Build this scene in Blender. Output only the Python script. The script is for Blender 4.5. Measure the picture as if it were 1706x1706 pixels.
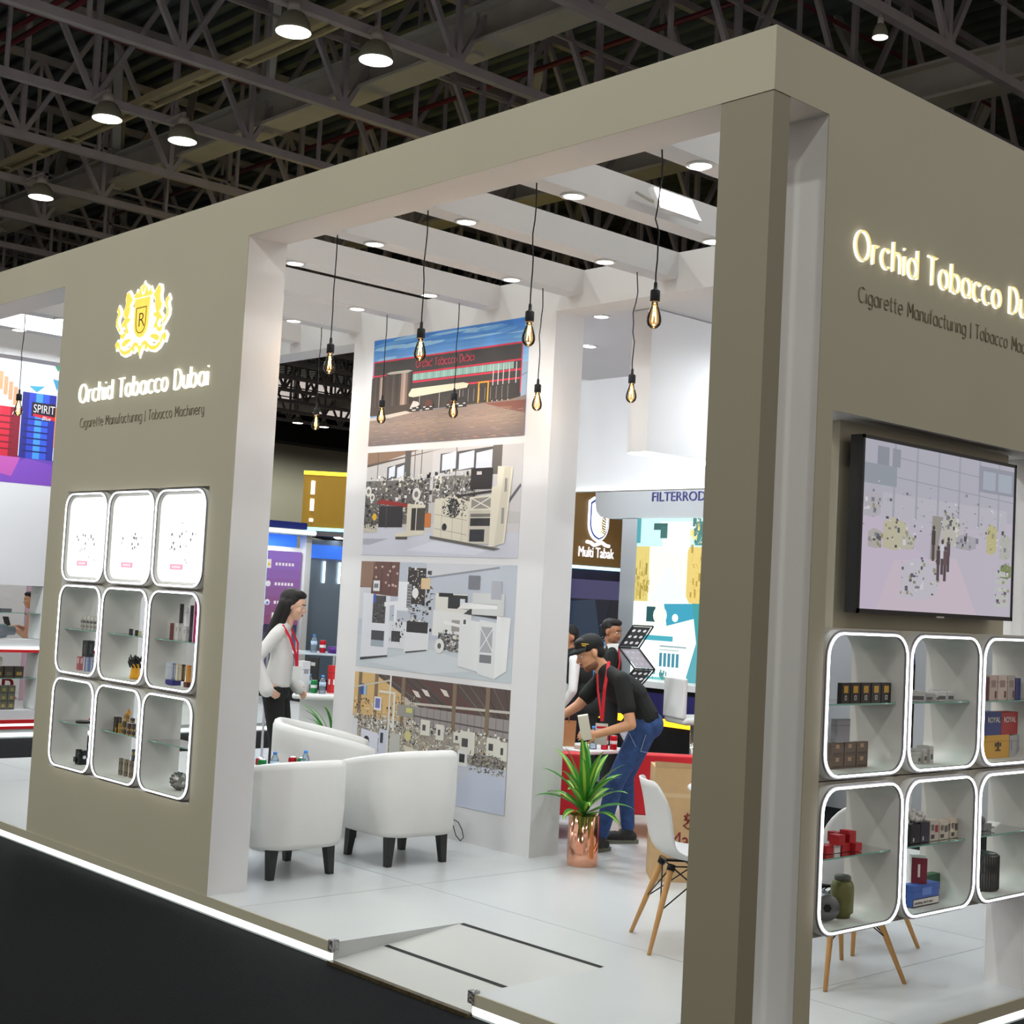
import bpy, bmesh, math, random
from mathutils import Vector, Matrix
S = bpy.context.scene
for o in list(bpy.data.objects): bpy.data.objects.remove(o)
COL = S.collection
PI = math.pi

# ---------------------------------------------------------------- camera
def make_camera():
    y, p, r = map(math.radians, (47.3472, 3.4504, 3.0164))
    f = Vector((-math.sin(y)*math.cos(p), math.cos(y)*math.cos(p), math.sin(p)))
    rt = Vector((math.cos(y), math.sin(y), 0)); up = rt.cross(f)
    r2 = rt*math.cos(r)+up*math.sin(r); u2 = -rt*math.sin(r)+up*math.cos(r)
    cam = bpy.data.cameras.new('camera'); cam.sensor_width = 36; cam.lens = 2369.118/1706*36
    cam.clip_start = .05; cam.clip_end = 300
    o = bpy.data.objects.new('camera', cam); COL.objects.link(o)
    M = Matrix((( r2.x, u2.x, -f.x), (r2.y, u2.y, -f.y), (r2.z, u2.z, -f.z))).to_4x4()
    M.translation = Vector((3.2236, -4.1872, 1.8066))
    o.matrix_world = M
    S.camera = o
make_camera()

# ---------------------------------------------------------------- exposure, world
S.view_settings.view_transform = 'Standard'; S.view_settings.look = 'None'
S.view_settings.gamma = 1; S.view_settings.use_curve_mapping = False
S.view_settings.exposure = 0.08
S.cycles.use_denoising = True
S.cycles.max_bounces = 7; S.cycles.diffuse_bounces = 4; S.cycles.glossy_bounces = 3
S.cycles.transmission_bounces = 6; S.cycles.transparent_max_bounces = 8
S.cycles.caustics_reflective = False; S.cycles.caustics_refractive = False
S.cycles.sample_clamp_indirect = 3.0
W = bpy.data.worlds.new('world'); S.world = W; W.use_nodes = True
bg = W.node_tree.nodes['Background']; bg.inputs[0].default_value = (1.0, .885, .80, 1); bg.inputs[1].default_value = .54

# strengths of the lamps in hall and stands, seen and added
SPOT_W, FLOOD_W, BAY_W, BULB_W, LED_E = 2.85, 34.0, 120.0, 3.8, 6.0
HALL_LAMPS = [(-50.7, 18.0), (-50.7, 25.0), (-50.7, 39.0), (-50.7, 45.0), (-12.68, 6.03), (-12.62, 7.37), (-18.1, 6.09), (-18.13, 7.48), (-23.66, 7.50),  # first four are unseen lamps added to brighten the far wall
              (-50.7, 32.0), (-50.8, 33.5)]
HALL_LAMPS_ADDED = [(-12.6, -7.5), (-7.0, -7.5), (-1.4, -7.5), (-1.4, -13), (-7, -13), (4.6, -7.5), (8, 6), (8, 12), (-18, -7.5)]   # unseen bay lamps added around the stand to light its facades
SPOT_X = [-.974, -1.797, -2.617, -3.440, -4.265, -5.090, -5.902, -6.73, -7.55, -8.37]

# ---------------------------------------------------------------- materials
def lin(c):
    return tuple(((v/255)/12.92 if v/255 <= .04045 else ((v/255+.055)/1.055)**2.4) for v in c)
MATS = {}
def mat(name, col, rough=.5, metal=0, noise=0, scale=8, bump=0, spec=.5, emit=0, trans=0, ior=1.45, alpha=1, coat=0, srgb=True):
    if name in MATS: return MATS[name]
    m = bpy.data.materials.new(name); m.use_nodes = True; nt = m.node_tree; b = nt.nodes['Principled BSDF']
    c = lin(col) if srgb else col
    b.inputs['Base Color'].default_value = (*c, 1); b.inputs['Roughness'].default_value = rough
    b.inputs['Metallic'].default_value = metal; b.inputs['Specular IOR Level'].default_value = spec
    b.inputs['Transmission Weight'].default_value = trans; b.inputs['IOR'].default_value = ior
    b.inputs['Alpha'].default_value = alpha; b.inputs['Coat Weight'].default_value = coat
    if emit:
        b.inputs['Emission Color'].default_value = (*c, 1); b.inputs['Emission Strength'].default_value = emit
    if noise or bump:
        tc = nt.nodes.new('ShaderNodeTexCoord'); n = nt.nodes.new('ShaderNodeTexNoise')
        n.inputs['Scale'].default_value = scale; n.inputs['Detail'].default_value = 4
        nt.links.new(tc.outputs['Object'], n.inputs['Vector'])
        if noise:
            r = nt.nodes.new('ShaderNodeValToRGB')
            r.color_ramp.elements[0].position = .3; r.color_ramp.elements[1].position = .7
            r.color_ramp.elements[0].color = (*[v*(1-noise) for v in c], 1)
            r.color_ramp.elements[1].color = (*[min(1, v*(1+noise)) for v in c], 1)
            nt.links.new(n.outputs['Fac'], r.inputs['Fac']); nt.links.new(r.outputs['Color'], b.inputs['Base Color'])
        if bump:
            bp = nt.nodes.new('ShaderNodeBump'); bp.inputs['Strength'].default_value = bump; bp.inputs['Distance'].default_value = .01
            nt.links.new(n.outputs['Fac'], bp.inputs['Height']); nt.links.new(bp.outputs['Normal'], b.inputs['Normal'])
    MATS[name] = m; return m
def mat_print(name, rough=.55, emit=0):
    """printed sheet or screen: colour comes from the mesh's own colour attribute"""
    if name in MATS: return MATS[name]
    m = bpy.data.materials.new(name); m.use_nodes = True; nt = m.node_tree; b = nt.nodes['Principled BSDF']
    a = nt.nodes.new('ShaderNodeAttribute'); a.attribute_name = 'ink'
    nt.links.new(a.outputs['Color'], b.inputs['Base Color']); b.inputs['Roughness'].default_value = rough
    if emit:
        nt.links.new(a.outputs['Color'], b.inputs['Emission Color']); b.inputs['Emission Strength'].default_value = emit
        b.inputs['Base Color'].default_value = (0, 0, 0, 1); nt.links.remove(b.inputs['Base Color'].links[0])
    MATS[name] = m; return m
def mat_clear(name, tint, gloss=.1, body=.0, bodycol=(255, 255, 255)):
    """thin clear glass or plastic: tinted see-through with a reflecting skin"""
    m = bpy.data.materials.new(name); m.use_nodes = True; nt = m.node_tree; nt.nodes.remove(nt.nodes['Principled BSDF'])
    t = nt.nodes.new('ShaderNodeBsdfTransparent'); t.inputs[0].default_value = (*lin(tint), 1)
    g = nt.nodes.new('ShaderNodeBsdfGlossy'); g.inputs['Roughness'].default_value = .04
    d = nt.nodes.new('ShaderNodeBsdfDiffuse'); d.inputs[0].default_value = (*lin(bodycol), 1)
    f = nt.nodes.new('ShaderNodeFresnel'); f.inputs[0].default_value = 1.0+gloss*4
    a = nt.nodes.new('ShaderNodeMixShader'); a.inputs[0].default_value = body; b = nt.nodes.new('ShaderNodeMixShader')
    nt.links.new(t.outputs[0], a.inputs[1]); nt.links.new(d.outputs[0], a.inputs[2]); nt.links.new(f.outputs[0], b.inputs[0])
    nt.links.new(a.outputs[0], b.inputs[1]); nt.links.new(g.outputs[0], b.inputs[2]); nt.links.new(b.outputs[0], nt.nodes['Material Output'].inputs[0])
    MATS[name] = m; return m
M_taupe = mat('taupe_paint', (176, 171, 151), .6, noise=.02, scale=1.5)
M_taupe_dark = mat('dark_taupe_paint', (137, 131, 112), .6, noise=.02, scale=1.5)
M_white = mat('white_paint', (226, 226, 228), .5, noise=.012, scale=2)
M_whitecool = mat('white_laminate', (230, 231, 231), .35)
M_carpet = mat('black_carpet', (24, 25, 27), .95, noise=.25, scale=60, bump=.3, spec=.1)
M_led = mat('white_led', (255, 255, 255), .5, emit=LED_E)
M_led_soft = mat('white_led_strip', (240, 255, 248), .5, emit=2.2)
M_lampface = mat('lamp_face', (255, 255, 250), .5, emit=9)
M_steel = mat('grey_painted_steel', (158, 152, 156), .6, noise=.08, scale=3)
M_steel_l = mat('light_grey_steel', (172, 168, 160), .6, noise=.08, scale=2)
M_deck = mat('roof_deck', (92, 100, 98), .8, noise=.15, scale=2)
M_redpipe = mat('red_pipe', (96, 30, 40), .5)
M_black = mat('black_plastic', (22, 22, 23), .45)
M_blackmatte = mat('black_matte', (14, 14, 15), .8)
M_rubber = mat('dark_wood_legs', (34, 38, 37), .45)
M_chrome = mat('chrome', (220, 220, 222), .12, metal=1)
M_gold = mat('gold_letter', (226, 190, 70), .35, metal=.3)
M_tray = mat('cable_tray_steel', (170, 160, 128), .5, metal=.2)
M_print = mat_print('printed_sheet')
M_screen = mat_print('lit_screen', .2, .74)
M_lightbox = mat_print('lit_print', .4, 1.25)

# ---------------------------------------------------------------- mesh helpers
class MB:
    def __init__(s): s.v = []; s.f = []; s.c = []; s.cc = None; s.sm = []; s.smooth = False
    def add(s, vs, fs):
        n = len(s.v); s.v += [tuple(v) for v in vs]
        for f in fs: s.f.append([i+n for i in f]); s.c.append(s.cc); s.sm.append(s.smooth)
        return s
    def box(s, x0, x1, y0, y1, z0, z1, M=None):
        vs = [Vector((x, y, z)) for z in (z0, z1) for y in (y0, y1) for x in (x0, x1)]
        if M: vs = [M@v for v in vs]
        return s.add(vs, [(0,2,3,1),(4,5,7,6),(0,1,5,4),(2,6,7,3),(0,4,6,2),(1,3,7,5)])
    def bar(s, a, b, w, h=None, up=(0, 0, 1)):
        """rectangular bar from a to b"""
        a = Vector(a); b = Vector(b); d = (b-a).normalized(); h = h or w
        u = Vector(up)
        if abs(d.dot(u)) > .98: u = Vector((1, 0, 0))
        sx = d.cross(u).normalized()*w/2; sy = sx.cross(d).normalized()*h/2
        vs = [a-sx-sy, a+sx-sy, a+sx+sy, a-sx+sy, b-sx-sy, b+sx-sy, b+sx+sy, b-sx+sy]
        return s.add(vs, [(3,2,1,0),(4,5,6,7),(0,1,5,4),(1,2,6,5),(2,3,7,6),(3,0,4,7)])
    def tube(s, pts, r, n=8, cap=True, closed=False, r2=None):
        pts = [Vector(p) for p in pts]; rings = []; k = len(pts); s.smooth = True
        prev = None
        for i, p in enumerate(pts):
            if closed: d = (pts[(i+1) % k]-pts[i-1]).normalized()
            else: d = (pts[min(i+1, k-1)]-pts[max(i-1, 0)]).normalized()
            if prev is None:
                u = Vector((0, 0, 1)) if abs(d.z) < .9 else Vector((1, 0, 0)); sx = d.cross(u).normalized()
            else:
                sx = (prev-d*prev.dot(d)).normalized()
            prev = sx; sy = d.cross(sx)
            rr = r[i] if isinstance(r, (list, tuple)) else r; q = r2 if r2 else rr
            rings.append([p+sx*rr*math.cos(2*PI*j/n)+sy*q*math.sin(2*PI*j/n) for j in range(n)])
        vs = [v for R in rings for v in R]; fs = []
        for i in range(k if closed else k-1):
            a = i*n; b = ((i+1) % k)*n
            for j in range(n): fs.append((a+j, a+(j+1) % n, b+(j+1) % n, b+j))
        s.add(vs, fs)
        if cap and not closed:
            m = len(s.v)-len(vs); s.smooth = False
            s.f.append([m+j for j in range(n)][::-1]); s.c.append(s.cc); s.sm.append(False)
            s.f.append([m+(k-1)*n+j for j in range(n)]); s.c.append(s.cc); s.sm.append(False)
        s.smooth = False
        return s
    def cyl(s, a, b, r, r2=None, n=16):
        r2 = r if r2 is None else r2
        return s.tube([a, b], [r, r2], n)
    def lathe(s, prof, c=(0, 0, 0), n=20, axis=None, smooth=True):
        """prof: (r, z) from bottom to top"""
        c = Vector(c); R = Matrix.Identity(3)
        if axis is not None: R = Vector((0, 0, 1)).rotation_difference(Vector(axis)).to_matrix()
        vs = []; fs = []
        for r, z in prof:
            for j in range(n):
                a = 2*PI*j/n; vs.append(c+R@Vector((r*math.cos(a), r*math.sin(a), z)))
        for i in range(len(prof)-1):
            for j in range(n): fs.append((i*n+j, i*n+(j+1) % n, (i+1)*n+(j+1) % n, (i+1)*n+j))
        s.smooth = smooth; s.add(vs, fs); m = len(s.v)-len(vs); s.smooth = False
        if prof[0][0] > 1e-5: s.f.append([m+j for j in range(n)][::-1]); s.c.append(s.cc); s.sm.append(False)
        if prof[-1][0] > 1e-5: s.f.append([m+(len(prof)-1)*n+j for j in range(n)]); s.c.append(s.cc); s.sm.append(False)
        return s
    def sphere(s, c, r, sx=1, sy=1, sz=1, n=14, m=9, M=None):
        vs = []; fs = []
        for i in range(m+1):
            t = PI*i/m
            for j in range(n):
                a = 2*PI*j/n
                v = Vector((r*sx*math.sin(t)*math.cos(a), r*sy*math.sin(t)*math.sin(a), r*sz*math.cos(t)))
                if M: v = M@v
                vs.append(Vector(c)+v)
        for i in range(m):
            for j in range(n): fs.append((i*n+j, (i+1)*n+j, (i+1)*n+(j+1) % n, i*n+(j+1) % n))
        s.smooth = True; s.add(vs, fs); s.smooth = False; return s
    def prism(s, pts, h, M):
        """2D outline (ccw) in the local XY of M, thickness h along local Z"""
        n = len(pts); vs = [M@Vector((x, y, 0)) for x, y in pts]+[M@Vector((x, y, h)) for x, y in pts]
        return s.add(vs, [list(range(n))[::-1], list(range(n, 2*n))]+[(i, (i+1) % n, n+(i+1) % n, n+i) for i in range(n)])
    def build(s, name, m, parent=None, weld=False):
        me = bpy.data.meshes.new(name); me.from_pydata(s.v, [], s.f)
        if isinstance(m, (list, tuple)):
            for k in m: me.materials.append(k)
            if any(isinstance(c, int) for c in s.c):
                me.polygons.foreach_set('material_index', [c if isinstance(c, int) else 0 for c in s.c])
        else: me.materials.append(m)
        if any(isinstance(c, tuple) for c in s.c):
            at = me.color_attributes.new('ink', 'FLOAT_COLOR', 'CORNER'); i = 0; buf = []
            for f, c in zip(s.f, s.c):
                k = lin(c) if isinstance(c, tuple) else (1, 1, 1); buf += [*k, 1]*len(f)
            at.data.foreach_set('color', buf)
        me.polygons.foreach_set('use_smooth', s.sm)
        me.validate(); me.update()
        if weld:
            b = bmesh.new(); b.from_mesh(me); bmesh.ops.remove_doubles(b, verts=b.verts, dist=1e-5)
            bmesh.ops.recalc_face_normals(b, faces=b.faces); b.to_mesh(me); b.free()
        o = bpy.data.objects.new(name, me); COL.objects.link(o)
        if parent is not None: o.parent = parent
        return o
def tag(o, label=None, cat=None, group=None, kind=None):
    if label: o['label'] = label
    if cat: o['category'] = cat
    if group: o['group'] = group
    if kind: o['kind'] = kind
    return o
def empty(name, loc=(0, 0, 0), rz=0, label=None, cat=None, group=None):
    o = bpy.data.objects.new(name, None); o.empty_display_size = .1; COL.objects.link(o)
    o.location = loc; o.rotation_euler = (0, 0, rz); tag(o, label, cat, group); return o
def dup(root, loc=None, rz=None, label=None, group=None):
    def cp(o, par):
        c = o.copy(); COL.objects.link(c)
        if par is not None: c.parent = par
        for ch in list(o.children): cp(ch, c)
        return c
    r = cp(root, None)
    if loc is not None: r.location = loc
    if rz is not None: r.rotation_euler = (0, 0, rz)
    if label: r['label'] = label
    if group: r['group'] = group
    return r
def bevel(o, w=.01, seg=2):
    b = o.modifiers.new('bevel', 'BEVEL'); b.width = w; b.segments = seg; b.limit_method = 'ANGLE'; b.angle_limit = .6; return o
def light(name, kind, loc, W, col=(1, 1, 1), parent=None, **kw):
    l = bpy.data.lights.new(name, kind); l.energy = W; l.color = col
    for k, v in kw.items(): setattr(l, k, v)
    o = bpy.data.objects.new(name, l); COL.objects.link(o); o.location = loc
    if parent is not None: o.parent = parent
    return o
def aim(o, to):
    d = Vector(to)-Vector(o.location); o.rotation_euler = d.to_track_quat('-Z', 'Y').to_euler()
def rrect(w, h, r, n=6):
    """rounded rectangle outline centred on 0, ccw"""
    P = []
    for cx, cy, a0 in ((w/2-r, h/2-r, 0), (-w/2+r, h/2-r, 90), (-w/2+r, -h/2+r, 180), (w/2-r, -h/2+r, 270)):
        for k in range(n+1):
            a = math.radians(a0+90*k/n); P.append((cx+r*math.cos(a), cy+r*math.sin(a)))
    return P
# frames for flat faces: local x -> right as seen from outside, local y -> up, local z -> out of the face
def F_front(x, y, z): return Matrix(((1, 0, 0, x), (0, 0, -1, y), (0, 1, 0, z), (0, 0, 0, 1)))      # faces -Y
def F_right(x, y, z): return Matrix(((0, 0, 1, x), (1, 0, 0, y), (0, 1, 0, z), (0, 0, 0, 1)))       # faces +X
class Art:
    """flat print on a sheet: shapes in 0..1 sheet coordinates, inks laid one above the other"""
    def __init__(s, w, h, M, step=.00035): s.w = w; s.h = h; s.M = M; s.k = 0; s.mb = MB(); s.step = step; s.clip = True; s.base = 0
    def poly(s, pts, col):
        s.k += 1; s.mb.cc = col; n = len(pts)
        c = (lambda t: min(1, max(0, t))) if s.clip else (lambda t: t)
        s.mb.add([s.M@Vector((c(x)*s.w, c(y)*s.h, s.z())) for x, y in pts], [list(range(n))]); return s
    def z(s): return .0012+s.base+(s.k//LAYER)*s.step
    def rect(s, x0, y0, x1, y1, col): return s.poly([(x0, y0), (x1, y0), (x1, y1), (x0, y1)], col)
    def circ(s, x, y, r, col, n=12, ry=None):
        ry = ry or r*s.w/s.h
        return s.poly([(x+r*math.cos(2*PI*i/n), y+ry*math.sin(2*PI*i/n)) for i in range(n)], col)
    def line(s, x0, y0, x1, y1, t, col):
        a = Vector((x0*s.w, y0*s.h)); b = Vector((x1*s.w, y1*s.h)); d = b-a; n = Vector((-d.y, d.x)).normalized()*t*s.w/2
        return s.poly([((p.x)/s.w, (p.y)/s.h) for p in (a-n, b-n, b+n, a+n)], col)
    def sheet(s, col, th=.001):
        s.base = th-.001; s.mb.cc = col; s.mb.prism([(0, 0), (s.w, 0), (s.w, s.h), (0, s.h)], th, s.M); return s
LAYER = 1
def text_mesh(txt, size, ext=0, offset=0, sp=1.0, bold=0, align='LEFT', width=None, res=3):
    cu = bpy.data.curves.new('t', 'FONT'); cu.body = txt; cu.size = size; cu.extrude = ext; cu.offset = offset
    cu.space_character = sp; cu.align_x = align; cu.resolution_u = res
    o = bpy.data.objects.new('t', cu); COL.objects.link(o)
    dg = bpy.context.evaluated_depsgraph_get(); me = bpy.data.meshes.new_from_object(o.evaluated_get(dg))
    bpy.data.objects.remove(o); bpy.data.curves.remove(cu)
    if width:
        xs = [v.co.x for v in me.vertices]; k = width/(max(xs)-min(xs)); x0 = min(xs)
        for v in me.vertices: v.co.x = (v.co.x-x0)*k
    return me
def text(name, txt, size, M, m, parent=None, ext=.002, offset=0, sp=1.0, align='LEFT', width=None, shear=0, z=0):
    me = text_mesh(txt, size, ext, offset, sp, align=align, width=width)
    for v in me.vertices:
        c = v.co.copy(); c.x += shear*c.y; c.z += z+ext; v.co = M@c
    me.materials.clear(); me.materials.append(m)
    o = bpy.data.objects.new(name, me); COL.objects.link(o)
    if parent is not None: o.parent = parent
    return o
def struct(name, mb, m, label=None):
    o = mb.build(name, m); tag(o, label, None, None, 'structure'); return o
# ---------------------------------------------------------------- setting: hall
struct('floor', MB().box(-56, 14, -20, 48, -.2, 0), M_carpet, 'near-black carpet of the exhibition hall')
mb = MB()
mb.box(-58, 14, -22, 50, 12.72, 12.8)
y = -22
while y < 50:
    mb.box(-58, 14, y, y+.16, 12.55, 12.72); y += .42
struct('ceiling', mb, M_deck, 'dark ribbed metal roof deck')
M_hallwall = mat('hall_wall', (170, 166, 146), .8, noise=.04, scale=.4)
struct('wall_far', MB().box(-56.3, -56, -22, 50, 0, 8.8), M_hallwall, 'beige far wall of the hall')
struct('trim_1', MB().box(-56.0, -55.0, -22, 50, 8.8, 10.4), M_blackmatte, 'black duct band above the beige hall wall')
struct('wall_back', MB().box(-56, 14, 48, 48.3, 0, 12.8), mat('hall_wall_dark', (95, 90, 84), .8), 'dark hall wall behind the stands')
struct('trim_2', MB().cyl((-55.7, 27.3, 0), (-55.7, 27.3, 7.7), .22, n=10).cyl((-55.7, 28.1, 0), (-55.7, 28.1, 7.7), .22, n=10), M_blackmatte, 'pair of dark pipes on the far beige wall')
# roof trusses running away from the stand, 2.92 m apart
def truss(x, y0=-3, y1=48, z0=9.7, z1=12.3, n=None):
    mb = MB(); P = 3.0; off = (x*1.7) % 1.0
    mb.bar((x, y0, z0), (x, y1, z0), .13, .14); mb.bar((x, y0, z1), (x, y1, z1), .13, .14)
    mb.bar((x+.02, y0, z0+1.1), (x+.02, y1, z0+1.1), .05, .05)
    y = y0+off
    while y < y1-P:
        mb.bar((x, y, z0), (x, y, z1), .09, .09); mb.bar((x, y+P/2, z0), (x, y+P/2, z1), .06, .06)
        mb.bar((x, y, z0), (x, y+P/2, z1), .085, .085); mb.bar((x, y+P, z0), (x, y+P/2, z1), .085, .085)
        y += P
    return tag(mb.build('roof_truss', M_steel), 'long grey steel roof truss with crossing braces under the deck', 'roof truss', 'parallel roof trusses')
for k in range(-4, 15): truss(-12.9-2.92*k)
def girder(y, lab, z=10.1):
    mb = MB(); mb.box(-56, 14, y-.28, y+.28, z, z+.06); mb.box(-56, 14, y-.03, y+.03, z+.06, z+.6); mb.box(-56, 14, y-.2, y+.2, z+.6, z+.65)
    x = -54
    while x < 12:
        mb.bar((x, y, z+.6), (x+1.6, y-.9, 12.5), .18, .18); mb.bar((x+2.92, y, z+.6), (x+1.6, y+.9, 12.5), .14, .14)
        mb.bar((x, y, z-.05), (x, y, 12.5), .2, .2)
        x += 5.84
    tag(mb.build('roof_girder', M_steel_l), lab, 'roof girder')
girder(9.6, 'pale steel roof girder nearest the stand, crossing above the row of round lamps')
girder(15.8, 'pale steel roof girder farther back, seen above the right-hand facade')
girder(23, 'third pale steel roof girder, seen through the gap left of the photo wall')
girder(34, 'pale steel roof girder fourth from the stand, farthest one back over the hall')
girder(3.0, 'pale steel roof girder directly over the stand, seen at the top left corner')
mb = MB()
for dy in (-.13, .13): mb.bar((-56, 7.05+dy, 9.85), (14, 7.05+dy, 9.85), .05, .12)
mb.box(-56, 14, 6.98, 7.12, 9.86, 9.93)
x = -55
while x < 14: mb.bar((x, 6.92, 9.82), (x, 7.18, 9.82), .05, .04); x += 1.46
tag(mb.build('cable_tray', M_tray), 'long pale yellow cable tray running under the trusses', 'cable tray')
for i, (yy, zz, x0, x1, dr) in enumerate([(5.2, 10.9, -30, -9, 0), (5.45, 10.9, -30, -9, 0), (13, 11.4, -40, 6, 0), (18.5, 11.2, -45, 6, 0)]):
    tag(MB().cyl((x0, yy, zz), (x1, yy, zz), .05, n=8).build('sprinkler_pipe', M_redpipe), 'dark red sprinkler pipe running between the roof trusses', 'pipe', 'red sprinkler pipes in the roof')
for xx in (-21, -16.8, -10.5):
    tag(MB().cyl((xx, 2, 11.7), (xx, 30, 11.7), .035, n=6).build('sprinkler_branch', M_redpipe), 'thin dark red branch pipe under the roof deck', 'pipe', 'red branch pipes in the roof')
# high bay lamps
M_shade = mat('lamp_shade_grey', (128, 128, 112), .5)
M_bayface = mat('bay_lamp_face', (255, 255, 240), .5, emit=6)
def bay_lamp(x, y, z=9.2, lit=True, lab=None):
    r = empty('high_bay_lamp', (x, y, z), 0, lab, 'ceiling lamp', 'round high bay lamps')
    MB().lathe([(.245, 0), (.24, .04), (.215, .14), (.15, .24), (.09, .27)], n=24).build('lamp_shade', M_shade, r)
    MB().cyl((0, 0, .27), (0, 0, .40), .10, .09).build('housing', M_steel_l, r)
    tx = min([-12.9-2.92*q for q in range(-6, 15)], key=lambda t: abs(t-x)); MB().bar((0, 0, .38), (0, 0, .5), .05).bar((0, 0, .48), (tx-x, 0, .48), .04).build('hanger', M_steel, r)
    MB().cyl((0, 0, -.004), (0, 0, .012), .235, n=24).build('lamp_face', M_bayface, r)
    if lit:
        l = light('bay_light', 'SPOT', (0, 0, -.03), BAY_W*8, (.97, 1, .94), r, spot_size=math.radians(168), spot_blend=.4, shadow_soft_size=.22)
    return r
LB = ['unseen added bay lamp %s over the far end of the hall' % q for q in ('first', 'second', 'fourth from the left', 'last')]+['round bay lamp nearest the top edge, left of centre', 'round bay lamp with bright face, just below and right of the topmost one',
      'round bay lamp at the left, above the crest wall, left of a near twin', 'round bay lamp under the pale girder, right one of the middle pair',
      'lowest round bay lamp at the far left above the taupe lintel', 'left one of two small far bay lamps seen in the gap beside the photo wall',
      'right one of two small far bay lamps seen in the gap beside the photo wall']
for (x, y), l in zip(HALL_LAMPS, LB): bay_lamp(x, y, 9.2, True, l)
bay_lamp(-7.06, 11.35, 9.33, False, 'small unlit round lamp above the right facade near its corner').scale = (.42, .42, 0.656)
for x, y in HALL_LAMPS_ADDED: bay_lamp(x, y, 9.2, True, 'unseen round bay lamp added over the aisle in front of the stand')
tag(MB().box(-12.2, -11.2, 2.55, 3.3, 9.3, 9.6).build('ceiling_unit', M_steel_l), 'pale box-shaped unit in the top left corner of the roof', 'ceiling unit')

# ---------------------------------------------------------------- setting: the stand
M_floorw = mat('white_floor', (204, 208, 209), .25, noise=.01, scale=3, spec=.4)
ZP = .1
RX0, RX1, RY = -2.43, -1.40, .825
mb = MB()
X0, Y1 = -9.5, 5.35
mb.box(X0, RX0, 0, Y1, .0, ZP); mb.box(RX1, 0, 0, Y1, 0, ZP); mb.box(RX0, RX1, RY, Y1, 0, ZP)
struct('floor_stand', mb, M_floorw, 'raised white floor of the stand')
M_joint = mat('floor_joint', (150, 155, 155), .6)
mb = MB()
for yy in (1.22, 2.44+.6, 3.9): mb.box(X0, 0, yy, yy+.004, ZP, ZP+.0006)
for xx in (-.62, -3.3, -5.7, -8.1): mb.box(xx, xx+.004, 0, Y1, ZP, ZP+.0006)
struct('trim_3', mb, M_joint, 'thin joints between the white floor boards')
mb = MB()   # taupe edge profile and the light strip below it
E_ = .012
for a, b in ((X0, RX0), (RX1, E_)): mb.box(a, b, -E_, 0, .05, ZP+.002)
mb.box(0, E_, -E_, Y1, .05, ZP+.002)
struct('trim_4', mb, M_taupe, 'taupe edge board around the raised floor')
mb = MB()
for a, b in ((X0, RX0), (RX1, .005)): mb.box(a, b, -.006, 0, .012, .05)
mb.box(0, .006, -.006, Y1, .012, .05)
struct('trim_5', mb, M_led_soft, 'glowing white light strip under the floor edge')
# wheelchair ramp let into the floor edge
r = empty('access_ramp', ((RX0+RX1)/2, 0, 0), 0, 'white wooden access ramp let into the floor edge with black grip strips', 'ramp')
w = (RX1-RX0)/2
mb = MB(); mb.add([(-w, 0, 0), (w, 0, 0), (w, RY, 0), (-w, RY, 0), (-w, -.02, .014), (w, -.02, .014), (w, RY, ZP), (-w, RY, ZP)], [(3,2,1,0),(4,5,6,7),(0,1,5,4),(1,2,6,5),(2,3,7,6),(3,0,4,7)])
mb.build('ramp_board', mat('ramp_white', (186, 187, 184), .5), r)
zr = lambda y: .014+(ZP-.014)*(y+.02)/(RY+.02)
for k, ys in enumerate((.30, RY-.03)):
    MB().add([(-w+.01, ys, zr(ys)+.001), (w-.01, ys, zr(ys)+.001), (w-.01, ys+.028, zr(ys+.028)+.001), (-w+.01, ys+.028, zr(ys+.028)+.001)], [(0,1,2,3)]).build('grip_strip', M_blackmatte, r)
MB().box(-w, w, -.035, -.005, 0, .018).build('edge_profile', mat('worn_bronze', (82, 72, 52), .4, metal=.5, noise=.4, scale=30), r)
for sx, nm in ((RX0, 'left'), (RX1, 'right')):
    o = MB().box(sx-.02, sx+.015, -.02, .02, .06, .112).build('corner_tape', mat('silver_tape', (170, 170, 172), .25, metal=.8, noise=.6, scale=60, bump=1))
    tag(o, 'crumpled silver tape on the '+nm+' corner of the ramp cutout', 'tape')

Zl, ZT = 3.753, 4.0
XA, XB = -5.90, -3.608     # front display wall between these
def wall_with_recess(name, plane, a0, a1, z0, z1, r, t, m, lab):
    """solid slab with an open rectangle r=(ra0, ra1, rz0, rz1)"""
    ra0, ra1, rz0, rz1 = r; mb = MB()
    def bx(a, b, c, d):
        if plane == 'front': mb.box(a, b, 0, t, c, d)
        else: mb.box(-t, 0, a, b, c, d)
    bx(a0, ra0, z0, z1); bx(ra1, a1, z0, z1); bx(ra0, ra1, rz1, z1)
    if rz0 > z0: bx(ra0, ra1, z0, rz0)
    o = mb.build(name, m); tag(o, lab, None, None, 'structure'); return o
# inner faces are white, outer faces taupe: a white core with a thin taupe skin
T_ = .004
wall_with_recess('wall_front', 'front', XA, XB, ZP, Zl, (-5.64, -3.85, .562, 2.35), .25, M_white, 'white core of the display wall with the crest')
mbs = MB()
for a, b, c, d in ((XA, -5.64, ZP, ZT), (-3.85, XB, ZP, ZT), (-5.64, -3.85, ZP, .562), (-5.64, -3.85, 2.35, ZT), (X0, XA, Zl, ZT), (XB, 0, Zl, ZT)):
    mbs.box(a, b, -T_, 0, c, d)
struct('trim_6', mbs, M_taupe, 'taupe facing of the front wall and lintel')
mb = MB(); mb.box(X0, 0, 0, .25, Zl, ZT); struct('trim_7', mb, M_white, 'white front lintel of the stand')
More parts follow.
